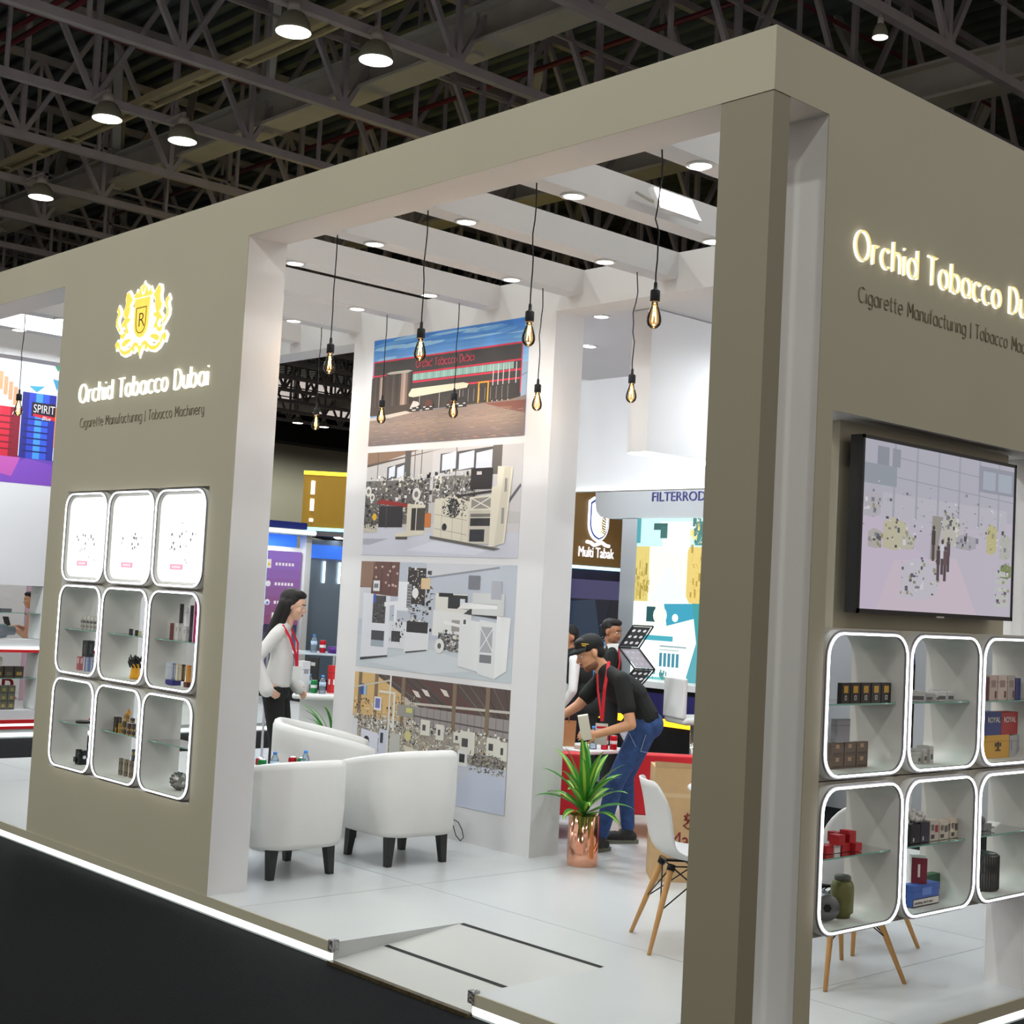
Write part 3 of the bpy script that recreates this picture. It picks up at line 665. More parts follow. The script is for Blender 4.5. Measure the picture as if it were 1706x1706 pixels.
for k, (a, b, z0, z1) in enumerate([(.650, .705, SH0, .89), (.705, .755, .89, .93), (.762, .82, SH0, .889), (.775, .805, .9295, .943), (.812, .86, .8895, .935), (.825, .875, SH0, .889)]):
    w = b-a; pack('cigarette_pack', ['red pack at the near corner', 'red pack raised on a white one', 'red pack in the middle foreground', 'small red pack behind the middle', 'red pack on top at the right', 'red pack at the right end'][k]+' of the cluster on the lower shelf', 'cigarette pack', (-.13+.02*(k % 2), -.085+.02*(k % 2), a, b-.004, z0, z1), (178, 26, 34))
for k, (a, b, z0, z1) in enumerate([(.708, .752, SH0, .89), (.765, .807, .8895, .9295)]): pack('cigarette_pack', ['white pack carrying a red one', 'dark red pack carrying the small one'][k]+' on the lower shelf', 'cigarette pack', (-.16+.03*(1-k), -.115+.03*(1-k), a, b-.004, z0, z1), [(225, 222, 222), (150, 22, 32)][k])
r = empty('gear_cylinder', (-.12, .70, FL0+.057), 0, 'grey toothed gear cylinder lying by the near corner of the lowest cell', 'gear')
MB().lathe([(.018, .045), (.05, .045), (.052, .04), (.052, -.04), (.018, -.045)], axis=(.8, -.6, 0), n=20).build('body', mat('gear_grey', (108, 110, 112), .4, metal=.6), r)
mb = MB(); u = Vector((.8, -.6, 0)); s = Vector((0, 0, 1)); t = u.cross(s)
for k in range(16): a = k*2*PI/16; p = (s*math.cos(a)+t*math.sin(a))*.052; mb.bar(p-u*.038, p-u*.005, .008)
mb.build('teeth', mat('gear_grey'  , (108, 110, 112)), r); MB().cyl(u*.044, u*.047, .017, n=6).build('bore', M_blackmatte, r)
r = empty('olive_bottle', (-.12, .825, FL0), 0, 'olive green grinder bottle with grey cap in the lowest cell', 'bottle')
MB().lathe([(.034, .0), (.036, .012), (.046, .02), (.047, .08), (.0465, .125), (.04, .142), (.033, .148)], n=22).build('body', mat('olive_metal', (104, 104, 62), .45, metal=.2), r)
MB().lathe([(.033, .148), (.034, .152), (.034, .162), (.028, .168), (0, .169)], n=20).build('cap', mat('cap_grey', (86, 86, 84), .5), r)
for k, (a, b, z1, c) in enumerate([(1.23, 1.30, .935, (36, 36, 40)), (1.305, 1.375, .94, (48, 44, 62)), (1.38, 1.45, .945, (200, 190, 180)), (1.457, 1.53, .935, (196, 186, 172)), (1.548, 1.61, .94, (206, 196, 180))]):
    pack('cigarette_pack', ['near-black', 'dark violet', 'white and red patterned', 'white with black print', 'cream with black print'][k]+' pack in the row of the lower middle cell', 'cigarette pack', (-.10, -.06, a, b, SH0, z1), c, [('fr', .1, .1, .5, .3, (70, 64, 60)), ('fr', .55, .4, .9, .75, (150, 50, 60) if k == 2 else (90, 84, 78)), ('fr', .15, .5, .4, .8, (110, 100, 92))] if k > 1 else [('fr', .2, .1, .35, .3, (200, 200, 205))])
mb = MB(); rnd = random.Random(9)
for k in range(9): mb.sphere((rnd.uniform(-.02, .02), rnd.uniform(-.05, .05), rnd.uniform(.01, .045)), rnd.uniform(.012, .022), n=6, m=4)
o = mb.build('crumpled_foil', mat('crumpled_white', (206, 205, 200), .35, noise=.3, scale=60, bump=1)); o.location = (-.08, 1.31, .941); tag(o, 'crumpled pale foil on top of the dark packs', 'foil')
pack('carton', 'long white and dark red carton lying across the lower middle cell', 'carton', (-.15, -.07, 1.345, 1.41, .676, .785), (226, 222, 220), [('f', .0, .0, 1, 1, (226, 222, 220)), ('r', 0, 0, 1, 1, (126, 40, 56)), ('r', .4, .25, .55, .75, (235, 225, 225))], rz=-.9)
o = pack('carton', 'blue carton with white warning strip at the bottom of the lower middle cell', 'carton', (-.12, -.06, 1.26, 1.47, FL0, .676), (56, 92, 170), [('r', .35, .5, .7, .85, (92, 128, 200)), ('r', 0, 0, 1, .38, (24, 26, 30)), ('r', .02, .04, .98, .34, (206, 206, 202))], ('smoking, don\'t start', .018, 'r', .06, .12, M_inkd))
pack('carton', 'green carton with white strip behind the blue one', 'carton', (-.17, -.13, 1.475, 1.595, FL0, .69), (52, 96, 66), [('r', 0, 0, 1, .38, (24, 26, 30)), ('r', .02, .04, .98, .34, (206, 206, 202))])
r = empty('vapour_device', (-.12, 1.96, SH0), 0, 'small white and grey device lying on the farthest lower shelf', 'device')
MB().box(-.02, .02, -.05, .02, 0, .03).sphere((0, -.04, .045), .02, n=10, m=6).build('body', mat('device_grey', (120, 122, 124), .4), r)
MB().box(-.03, .03, .03, .09, 0, .008, Matrix.Rotation(.25, 4, 'X')).build('lid', mat('device_white', (215, 217, 216), .3), r)
r = empty('ribbed_cylinder', (-.13, 1.965, FL0), 0, 'dark grey ribbed steel cylinder in the farthest lower cell', 'cylinder')
MB().lathe([(.068, 0), (.072, .004), (.072, .078), (.069, .08), (.072, .083), (.072, .158), (.06, .165), (.052, .16), (.05, .1)], n=28).build('body', mat('dark_steel', (88, 88, 88), .4, metal=.6), r)
mb = MB()
for k in range(36): a = k*2*PI/36; mb.bar((.0725*math.cos(a), .0725*math.sin(a), .006), (.0725*math.cos(a), .0725*math.sin(a), .156), .003)
mb.build('ribs', mat('rib_grey', (64, 64, 64), .5, metal=.4), r)

# ---------------------------------------------------------------- television
struct('wall_tv', MB().box(-.20, -.13, .70, 2.085, 1.752, RZb), M_taupe, 'taupe backing board behind the television')
r = empty('television', (-.03, 1.34, 1.82), 0, 'large black framed television showing a bright factory floor', 'television')
MB().box(-.055, .0, -.628, .628, 0, .722).build('body', M_black, r)
MB().box(-.099, -.055, -.3, .3, .15, .55).build('wall_bracket', M_black, r)
def screen_art(A):
    rnd = random.Random(12)
    A.sheet((192, 186, 202))
    A.poly([(0, 0), (.62, 0), (.45, .3), (0, .62)], (198, 186, 206)); A.poly([(.1, .0), (.75, 0), (.6, .35), (.2, .3)], (204, 190, 204))
    A.rect(0, .62, 1, 1, (178, 178, 192)); A.rect(.12, .55, .95, .70, (188, 186, 198))
    for x in (.18, .32, .46, .6, .74, .88): A.rect(x, .56, x+.012, 1, (160, 164, 178)); 
    for y in (.78, .9): A.line(.2, y+.02, 1, y-.02, .003, (150, 152, 164))
    A.rect(.08, .86, .15, .97, (140, 146, 158)); A.rect(.17, .86, .22, .97, (146, 150, 160)); A.rect(0, .74, .2, .86, (148, 156, 166))
    A.rect(.74, .80, 1, .97, (146, 150, 164)); A.rect(.77, .82, .86, .94, (168, 176, 190)); A.rect(.88, .82, .98, .94, (166, 176, 190))
    def mach(cx, cy, w, h, body, n=14):
        A.poly([(cx-w, cy-h*.9), (cx+w*.2, cy-h), (cx+w, cy-h*.7), (cx+w, cy+h*.7), (cx-w*.2, cy+h), (cx-w, cy+h*.6)], body)
        for _ in range(n):
            x = cx+rnd.uniform(-w, w); y = cy+rnd.uniform(-h, h); s = rnd.uniform(.004, .02); c = rnd.choice([(80, 84, 92), (120, 122, 134), (214, 210, 214), (150, 148, 120), (60, 62, 70)])
            A.rect(x, y, x+s, y+s*rnd.uniform(.5, 2), c)
    mach(.2, .46, .07, .1, (190, 186, 160), 16); mach(.06, .62, .05, .08, (180, 176, 186)); mach(.08, .42, .04, .06, (176, 172, 168)); mach(.28, .42, .04, .05, (186, 184, 170))
    mach(.36, .20, .12, .13, (196, 192, 204), 40); mach(.56, .52, .06, .1, (190, 188, 178), 22); mach(.66, .46, .07, .05, (170, 168, 178), 16)
    mach(.84, .5, .035, .1, (190, 184, 132), 6); mach(.94, .46, .04, .09, (180, 182, 176), 12); mach(.95, .3, .04, .05, (120, 136, 84), 8)
    A.poly([(.42, .33), (.46, .33), (.5, .6), (.43, .6)], (150, 146, 138))
    for x, y, c in ((.475, .3, (60, 50, 56)), (.5, .34, (206, 206, 214)), (.52, .3, (96, 70, 78)), (.54, .36, (80, 66, 72)), (.44, .42, (50, 48, 52))):
        A.rect(x-.009, y-.1, x+.009, y, (70, 60, 66)); A.rect(x-.012, y, x+.012, y+.09, c); A.circ(x, y+.105, .009, (60, 50, 50), 8)
    for k in range(5): mach(.92, .08+.05*k, .05, .018, (190, 194, 190), 4)
    for _ in range(90):
        x = rnd.uniform(0, .97); y = rnd.gauss(.6, .08); s = rnd.uniform(.003, .014); g = rnd.choice([90, 130, 214, 160]); A.rect(x, y, x+s, y+s*rnd.uniform(.3, 1.6), (g, g, g+8))
A = Art(1.232, .69, F_right(.0005, -.616, .018), .00002); A.clip = True; screen_art(A); A.mb.build('screen', M_screen, r)
mb = MB()
for y0, y1, z0, z1 in ((-.628, .628, .708, .722), (-.628, .628, 0, .018), (-.628, -.614, 0, .722), (.614, .628, 0, .722)): mb.box(0, .006, y0, y1, z0, z1)
mb.build('bezel', M_black, r)
MB().box(0, .008, -.03, .03, -.004, .004).build('badge', M_steel_l, r)

# ---------------------------------------------------------------- lettering and crest
M_glow = mat('back_light', (255, 255, 250), .5, emit=1.1)
M_letter = mat('letter_gold_white', (236, 216, 140), .4, emit=.75)
M_letter_w = mat('letter_white', (255, 250, 232), .4, emit=.95)
M_sub = mat('sub_letter', (140, 133, 113), .5)
def arcp(cx, cy, rx, ry, a0, a1, n=14): return [(cx+rx*math.cos(math.radians(a0+(a1-a0)*i/n)), cy+ry*math.sin(math.radians(a0+(a1-a0)*i/n))) for i in range(n+1)]
X_, R__ = .68, .34
def bowl(cx=R__): return arcp(cx, R__, R__, R__, 0, 360, 24)
GL = {'O': (1.0, [arcp(.5, .5, .5, .5, 0, 360, 30)]), 'C': (.86, [arcp(.5, .5, .5, .5, 48, 312, 24)]), 'T': (.66, [[(0, 1), (.66, 1)], [(.33, 1), (.33, 0)]]),
 'D': (.74, [[(0, 0), (0, 1), (.28, 1)]+arcp(.28, .5, .46, .5, 85, -85)+[(.28, 0), (0, 0)]]), 'M': (.86, [[(0, 0), (.04, 1), (.43, .34), (.82, 1), (.86, 0)]]),
 'a': (.68, [bowl(), [(.68, .66), (.68, 0)]]), 'b': (.68, [bowl(), [(0, 1.02), (0, .0)]]), 'd': (.68, [bowl(), [(.68, 1.02), (.68, 0)]]), 'c': (.58, [arcp(R__, R__, R__, R__, 48, 312, 18)]),
 'e': (.66, [[(.02, .36), (.67, .36)]+arcp(R__, R__, R__, R__, 4, 315, 20)]), 'g': (.68, [bowl(), [(.68, .66), (.68, .04)]+arcp(.36, -.02, .32, .26, 0, -140, 10)]), 'h': (.56, [[(0, 1.02), (0, 0)], [(0, .36)]+arcp(.28, .39, .28, .29, 175, 5, 12)+[(.56, .36), (.56, 0)]]),
 'n': (.56, [[(0, .66), (0, 0)], [(0, .36)]+arcp(.28, .39, .28, .29, 175, 5, 12)+[(.56, .36), (.56, 0)]]), 'u': (.56, [[(.56, .66), (.56, 0)], [(0, .66), (0, .3)]+arcp(.28, .29, .28, .29, 185, 355, 12)+[(.56, .32)]]),
 'o': (.68, [bowl()]), 'r': (.36, [[(0, .66), (0, 0)], [(0, .34)]+arcp(.26, .38, .26, .28, 170, 70, 8)]), 'i': (.06, [[(.03, .66), (.03, 0)], [(.03, .92), (.03, .93)]]), 't': (.40, [[(.14, .94), (.14, .2)]+arcp(.34, .2, .2, .2, 185, 270, 6), [(0, .66), (.38, .66)]]),
 'f': (.36, [[(.14, 0), (.14, .8)]+arcp(.34, .8, .2, .2, 175, 90, 6), [(0, .66), (.34, .66)]]), 'y': (.56, [[(.56, .66), (.56, .02)]+arcp(.3, 0, .26, .27, 0, -130, 8), [(0, .66), (0, .3)]+arcp(.28, .29, .28, .29, 185, 355, 12)]), '|': (.04, [[(.02, 1.0), (.02, -.12)]]), ' ': (.34, [])}
def stroke_text(txt, cap, width, gap=.27):
    """list of (letter, strokes) in metres, total width given"""
    x = 0; out = []
    for ch in txt:
        w, st = GL[ch]; out.append((ch, x, st)); x += w+gap
    k = width/(x-gap); return [(ch, [[((px+x0)*k, py*cap) for px, py in s] for s in st]) for ch, x0, st in out if st]
def sign_main(F, lab, w, face):
    r = empty('lettering', F.translation, 0, lab, 'sign'); G = Matrix.Translation(-F.translation)@F
    for ch, st in stroke_text('Orchid Tobacco Dubai', .119, w):
        a = MB(); b = MB()
        for s in st:
            cl = len(s) > 20 and (Vector(s[0])-Vector(s[-1])).length < 1e-4; q = s[:-1] if cl else s
            if len(s) == 2 and (Vector(s[0])-Vector(s[1])).length < .003: a.sphere(G@Vector((*s[0], .012)), .0046, n=10, m=6); b.sphere(G@Vector((*s[0], .006)), .0064, n=10, m=6); continue
            a.tube([G@Vector((x, y, .016)) for x, y in q], .0034, 8, closed=cl); b.tube([G@Vector((x, y, .006)) for x, y in q], .0056, 8, closed=cl)
        o = a.build('letter', face, r); b.build('light_edge', M_glow, o)
    return r
def sign_sub(F, lab, w):
    r = empty('lettering_line', F.translation, 0, lab, 'sign'); G = Matrix.Translation(-F.translation)@F
    for ch, st in stroke_text('Cigarette Manufacturing | Tobacco Machinery', .062, w, .28):
        a = MB()
        for s in st:
            cl = len(s) > 20 and (Vector(s[0])-Vector(s[-1])).length < 1e-4; a.tube([G@Vector((x, y, .003)) for x, y in (s[:-1] if cl else s)], .0021, 6, closed=cl)
        a.build('letter', M_sub, r)
    return r
sign_main(F_front(-5.55, -T_, 2.931), 'glowing white company name under the crest on the front wall', 1.614, M_letter_w)
sign_main(F_right(T_, .545, 3.222), 'glowing gold-edged company name on the right facade', 1.614, M_letter)
sign_sub(F_front(-5.528, -T_, 2.768), 'small dark tagline under the company name on the front wall', 1.558)
sign_sub(F_right(T_, .594, 3.058), 'small dark tagline under the company name on the right facade', 1.558)
def crest(F):
    r = empty('crest_sign', F.translation, 0, 'backlit gold heraldic crest with two lions and a shield', 'crest')
    Fi = Matrix.Translation(-F.translation)@F@Matrix.Translation((0, .03, 0))@Matrix.Diagonal((1, .86, 1, 1))
    # half outlines for x >= 0, mirrored; units metres, centre bottom at 0,0 height .48
    lion = [(.13, .40), (.16, .435), (.185, .465), (.215, .455), (.222, .42), (.215, .385), (.225, .35), (.245, .32), (.235, .29), (.215, .275), (.235, .25), (.262, .225), (.25, .205), (.222, .215), (.2, .19), (.21, .165), (.24, .155), (.262, .175), (.262, .13), (.232, .12), (.205, .135), (.19, .16), (.165, .15), (.158, .175), (.178, .2), (.188, .228), (.158, .24), (.143, .255), (.15, .272), (.182, .268), (.165, .30), (.155, .33), (.162, .36), (.15, .375)]
    tail = [(.262, .19), (.29, .215), (.31, .25), (.305, .285), (.282, .31), (.29, .345), (.315, .375), (.33, .345), (.312, .325), (.318, .30), (.332, .27), (.33, .235), (.305, .205), (.28, .175)]
    scroll = [(.02, .07), (.07, .085), (.1, .06), (.14, .035), (.2, .03), (.25, .055), (.27, .1), (.3, .115), (.325, .09), (.31, .05), (.29, .055), (.285, .08), (.27, .05), (.24, .015), (.19, -.005), (.13, .005), (.1, .03), (.08, .01), (.06, .02), (.07, .05), (.04, .045), (.02, .03)]
    leg = [(.15, .12), (.2, .115), (.235, .095), (.24, .065), (.2, .06), (.17, .075), (.13, .09), (.12, .11)]
    flame = [(.0, .42), (.02, .43), (.03, .465), (.022, .49), (.045, .475), (.058, .44), (.075, .435), (.088, .462), (.1, .43), (.125, .425), (.1, .4), (.0, .4)]
    tip = [(0, -.03), (.018, .02), (.03, .03), (.018, .05), (0, .055)]
    crown = [(0, .43), (.016, .455), (.018, .48), (0, .51)]
    shield = [(0, .105), (.04, .115), (.075, .15), (.09, .2), (.092, .33), (.095, .345), (.095, .395), (0, .395)]
    halves = [lion, tail, scroll, leg, flame, crown, tip, shield]
    def both(mb, P, z, h, grow=0, sides=(1, -1)):
        for sgn in sides:
            Q = P
            if grow:
                n = len(P); Q = []
                ar = sum(P[i][0]*P[(i+1) % n][1]-P[(i+1) % n][0]*P[i][1] for i in range(n)); sg = 1 if ar > 0 else -1
                for i in range(n):
                    a = Vector(P[i-1]); b = Vector(P[i]); c = Vector(P[(i+1) % n]); d1 = (b-a).normalized(); d2 = (c-b).normalized()
                    nn = (Vector((d1.y, -d1.x))+Vector((d2.y, -d2.x)))*sg
                    nn = nn.normalized() if nn.length > 1e-4 else Vector((0, 0)); Q.append(tuple(b+nn*grow))
            Q = [(sgn*x, y) for x, y in Q]
            ar = sum(Q[i][0]*Q[(i+1) % len(Q)][1]-Q[(i+1) % len(Q)][0]*Q[i][1] for i in range(len(Q)))
            if ar < 0: Q = Q[::-1]
            mb.prism(Q, h, Fi@Matrix.Translation((0, 0, z)))
    g = MB(); k = 0
    for P in halves: both(g, P, .001+.00002*k, .008, .013); k += 1
    g.prism(rrect(.42, .3, .12), .006, Fi@Matrix.Translation((0, .2, .001)))
    g.build('light_backing', mat('crest_back', (255, 255, 252), .5, emit=1.1), r)
    M_cg = mat('crest_gold', (250, 212, 84), .4, emit=.6)
    for P, nm in ((lion, 'lion'), (tail, 'tail'), (scroll, 'scroll'), (leg, 'lion_leg'), (flame, 'crown'), (crown, 'crown_tip'), (tip, 'pendant_tip')):
        for sd in (1, -1):
            b = MB(); both(b, P, .012, .004, -.003 if nm not in ('crown_tip', 'pendant_tip', 'lion_leg') else -.004, (sd,)); b.build(nm, M_cg, r)
    b = MB(); both(b, shield, .013, .006, -.002); b.build('shield', M_cg, r)
    b = MB()
    S_ = [(0, .14), (.028, .146), (.05, .168), (.06, .21), (.063, .325), (0, .325)]
    for s in (1, -1):
        for i in range(len(S_)-1):
            p, q = S_[i], S_[i+1]; b.bar(Fi@Vector((s*p[0], p[1], .0195)), Fi@Vector((s*q[0], q[1], .0195)), .005, .002, up=Fi.to_3x3()@Vector((0, 0, 1)))
    b.build('shield_outline', mat('crest_ink', (60, 44, 10), .6), r)
    text('shield_letter', 'R', .15, Fi@Matrix.Translation((-.037, .185, .019)), mat('crest_ink', (60, 44, 10)), r, .0005, offset=-.002)
    return r
crest(F_front(-4.765, -T_, 3.165))
# ---------------------------------------------------------------- photo prints on the inner wall
def poster(z0, z1, lab, draw, seed):
    A = Art(1.762, z1-z0, F_front(-5.627, YP-.0005, z0), .00003); draw(A, random.Random(seed))
    o = A.mb.build('photo_print', M_print); return tag(o, lab, 'photo print', 'photo prints on the inner wall')
def grad(A, x0, y0, x1, y1, c0, c1, n=8):
    for k in range(n):
        t = k/(n-1); A.rect(x0, y0+(y1-y0)*k/n, x1, y0+(y1-y0)*(k+1)/n+.002, tuple(int(a+(b-a)*t) for a, b in zip(c0, c1)))
def clutter(A, R, n, x0, x1, y0, y1, pal, smin, smax, lines=.4):
    smin *= .6; smax *= .6
    for _ in range(int(n*1.8)):
        if _ % 30: A.k -= 1
        x = R.uniform(x0, x1); y = R.uniform(y0, y1); s = R.uniform(smin, smax); c = R.choice(pal); q = R.random()
        if q < lines:
            a = R.choice([0, PI/2, .4, -.5, 1.2]); A.line(x, y, x+s*1.8*math.cos(a), y+s*3.2*math.sin(a), R.uniform(.0015, .004), c)
        elif q < .8: A.rect(x, y, x+s, y+s*R.uniform(.8, 2.6), c)
        elif q < .9: A.poly([(x, y), (x+s*.7, y+s*.2), (x+s, y+s*1.4), (x+s*.2, y+s*1.2)], c)
        else: A.circ(x, y, s*.25, c, 8)
DK = [(44, 44, 46), (60, 58, 58), (80, 80, 82), (30, 30, 32)]
LT = [(214, 210, 196), (226, 224, 216), (196, 192, 180), (232, 234, 236)]
def building(A, R):
    A.sheet((120, 165, 215)); grad(A, 0, .55, 1, 1, (156, 196, 226), (62, 128, 212), 10)
    for _ in range(26):
        x = R.uniform(0, 1); y = R.uniform(.78, .98); w = R.uniform(.05, .16); h = R.uniform(.008, .022)
        c = R.choice([(120, 176, 228), (150, 196, 234), (96, 156, 222)])
        A.poly([(x-w, y-h*.3), (x-w*.3, y-h), (x+w*.8, y-h*.2), (x+w, y+h*.8), (x+w*.1, y+h), (x-w*.7, y+h*.5)], c)
    A.rect(.955, .30, 1, .62, (150, 172, 196)); A.line(.955, .5, 1, .53, .003, (90, 100, 112))
    A.rect(.008, .30, .968, .79, (58, 54, 52)); red = (206, 44, 70)
    A.line(.008, .79, .968, .79, .007, red); A.line(.009, .66, .009, .79, .005, red); A.line(.965, .36, .965, .79, .006, red)
    A.line(.0, .655, .2, .655, .006, red); A.line(.25, .645, .968, .645, .007, red); A.line(.25, .562, .968, .562, .008, red); A.line(.6, .488, .968, .488, .007, red)
    A.rect(.28, .575, .92, .635, (140, 178, 168))
    for k in range(26): A.rect(.30+.024*k, .575, .304+.024*k, .635, (112, 150, 142) if k % 2 else (176, 204, 196))
    for ch, st in stroke_text('Orchid Tobacco Dubai', .056/A.h, .66/A.w):
        for s_ in st:
            for (a0, b0), (a1, b1) in zip(s_, s_[1:]): A.line(.304+a0, .69+b0, .304+a1, .69+b1, .0036, (214, 60, 84)); A.k -= 1
    A.k += 1
    for x0, x1, y1, lip in ((-.0, .1, .64, 0), (.1, .285, .668, 1)):
        for k in range(12):
            t = k/12; c = [74, 66, 62, 84, 64, 56, 70, 150, 176, 120, 70, 52][k]; A.rect(x0+(x1-x0)*t, .34, x0+(x1-x0)*(t+1/12)+.001, y1, (c, int(c*.86), int(c*.78)))
        if lip: A.poly([(x0, y1), (x0+.03, y1+.012), (x1-.03, y1+.012), (x1, y1), (x1-.03, y1-.012), (x0+.03, y1-.012)], (178, 170, 158))
    A.rect(0, .28, .3, .36, (64, 54, 48))
    for x in (.8, .83, .86, .895, .935): A.rect(x, .31, x+.005, .63, (206, 204, 200))
    A.rect(.6, .32, .955, .45, (50, 46, 46))
    for k in range(9): A.rect(.62+.034*k, .33, .624+.034*k, .44, (120, 116, 110))
    for a, b, c, d in ((.715, .31, .722, .49), (.772, .31, .779, .49), (.715, .48, .779, .492)): A.rect(a, b, c, d, (222, 164, 40))
    A.poly([(0, 0), (1, 0), (1, .34), (.9, .31), (.6, .30), (.3, .29), (.16, .275), (0, .25)], (132, 118, 112)); grad(A, 0, 0, 1, .2, (112, 100, 100), (140, 124, 116), 6)
    A.poly([(.76, .3), (1, .3), (1, .19), (.9, .23)], (120, 72, 64)); A.poly([(0, .26), (.25, .30), (.3, .28), (.1, .24), (0, .235)], (196, 186, 176))
    for _ in range(260):
        if _ % 30: A.k -= 1
        x = R.uniform(0, 1); y = R.uniform(0, .26); c = R.choice([(124, 110, 106), (150, 136, 130), (110, 98, 96), (158, 128, 108)]); A.rect(x, y, x+.03, y+.004, c)
    A.poly([(.265, .45), (.285, .50), (.62, .505), (.655, .49), (.645, .455), (.3, .42), (.27, .43)], (226, 214, 190))
    for x in (.34, .47, .6): A.rect(x, .3, x+.004, .44, (180, 172, 160))
    for x, c in ((.275, (196, 192, 190)), (.365, (90, 52, 46)), (.52, (70, 34, 34)), (.58, (44, 40, 40))):
        A.poly([(x, .285), (x+.07, .285), (x+.075, .33), (x+.06, .365), (x+.02, .37), (x, .33)], (40, 36, 36)); A.poly([(x+.005, .325), (x+.055, .33), (x+.07, .35), (x+.055, .375), (x+.025, .385)], c)
        A.rect(x+.02, .295, x+.045, .305, (214, 214, 210)); A.rect(x+.005, .315, x+.02, .323, (226, 226, 226)); A.rect(x+.048, .315, x+.062, .323, (226, 226, 226))
def machines_a(A, R):
    A.sheet((206, 204, 206)); A.rect(0, .3, 1, 1, (196, 194, 194)); A.poly([(.45, .5), (1, .4), (1, 1), (.45, 1)], (206, 204, 206))
    A.poly([(0, .86), (.36, 1), (0, 1)], (138, 112, 92)); A.line(0, .87, .52, 1.02, .012, (90, 80, 72))
    A.poly([(0, 0), (1, 0), (1, .22), (.55, .2), (.3, .24), (0, .3)], (206, 208, 220)); A.poly([(0, .16), (.18, .16), (.05, .10), (0, .1)], (170, 172, 182)); A.poly([(.3, .05), (.75, .02), (.9, .12), (.6, .2)], (218, 220, 232))
    for x0, x1, y0, y1 in ((.145, .27, .72, .87), (.5, .83, .77, .97)):
        A.poly([(x0, y0), (x1, y0+.04), (x1, y1+.02), (x0, y1-.02)], (84, 84, 88)); n = 2 if x1-x0 < .2 else 3
        for k in range(n):
            a = x0+.012+(x1-x0-.01)*k/n; b = x0+(x1-x0)*(k+1)/n-.008; A.poly([(a, y0+.02), (b, y0+.04), (b, y1-.005), (a, y1-.03)], (222, 230, 244))
    A.rect(.265, .7, .305, 1, (86, 84, 82)); A.rect(.825, .74, .88, 1, (104, 100, 96))
    for x in (.33, .375, .6, .075): A.rect(x, .74, x+.005, 1, (90, 88, 88))
    A.line(1, .64, .88, .38, .016, (96, 98, 108))
    A.rect(0, .30, .44, .72, (104, 100, 96)); A.rect(.46, .5, .74, .74, (120, 116, 112)); clutter(A, R, 260, 0, .44, .34, .76, DK+DK+LT, .006, .03)
    for x, y, r in ((.02, .62, .022), (.05, .56, .018), (.355, .58, .028), (.365, .49, .018), (.39, .47, .02)): A.circ(x, y, r, (226, 224, 220), 14); A.circ(x, y, r*.5, (120, 116, 112), 10)
    A.rect(.0, .22, .1, .3, (198, 192, 176)); clutter(A, R, 30, 0, .1, .25, .4, DK, .01, .02)
    A.poly([(.08, .5), (.3, .46), (.3, .49), (.12, .54)], (150, 44, 40)); A.rect(.105, .27, .27, .47, (44, 42, 44)); A.rect(.155, .26, .16, .46, (80, 78, 78))
    A.poly([(.23, .17), (.42, .2), (.42, .48), (.3, .49), (.3, .23), (.23, .21)], (222, 216, 196)); A.rect(.33, .24, .36, .45, (50, 48, 48)); A.rect(.365, .24, .42, .45, (70, 66, 62))
    A.rect(.23, .155, .31, .18, (80, 70, 60)); A.rect(.42, .27, .46, .4, (200, 120, 60)); A.circ(.075, .37, .016, (226, 180, 50), 10)
    A.poly([(.48, .17), (.7, .12), (.7, .5), (.6, .56), (.48, .53)], (220, 214, 196)); A.circ(.6, .44, .04, (54, 52, 52), 18); clutter(A, R, 130, .53, .68, .36, .56, DK+LT[:2], .005, .02)
    clutter(A, R, 120, .46, .74, .53, .78, DK+LT+LT, .006, .028)
    A.circ(.55, .27, .016, (40, 40, 42), 10)
    for y in (.2, .33): A.line(.485, y+.06, .69, y, .002, (150, 146, 134))
    for x in (.53, .6, .66): A.line(x, .14, x, .5, .002, (160, 156, 144))
    for k in range(5): A.rect(.715, .165+.016*k, .795, .17+.016*k, (90, 92, 98))
    for k in range(8): A.line(.47+.03*k, .6, .485+.03*k, .72, .004, R.choice([(60, 58, 58), (220, 216, 204), (150, 148, 144)]))
    A.rect(.7, .61, .83, .80, (40, 36, 38)); A.rect(.735, .74, .765, .77, (214, 206, 206))
    A.poly([(.62, .54), (.84, .58), (.84, .6), (.62, .565)], (54, 52, 52)); A.poly([(.7, .42), (.84, .42), (.84, .56), (.7, .54)], (226, 222, 206)); A.poly([(.712, .435), (.828, .435), (.828, .54), (.712, .525)], (150, 146, 140))
    A.line(.71, .43, .83, .54, .005, (230, 228, 214)); A.line(.71, .53, .83, .435, .005, (230, 228, 214))
    A.rect(.7, .12, .84, .42, (206, 200, 186)); A.rect(.71, .28, .83, .35, (48, 48, 50)); A.rect(.71, .14, .8, .25, (46, 48, 54)); A.rect(.71, .36, .83, .39, (120, 118, 112))
    A.poly([(.83, .09), (.92, .13), (.95, .8), (.86, .81), (.86, .64), (.83, .62)], (232, 226, 208)); A.poly([(.86, .09), (.91, .14), (.94, .8), (.9, .8)], (214, 208, 190))
    A.rect(.905, .58, .92, .7, (150, 148, 146)); A.rect(.895, .3, .91, .44, (150, 148, 146)); A.poly([(.46, .19), (.9, .08), (.86, .065), (.46, .165)], (96, 92, 88))
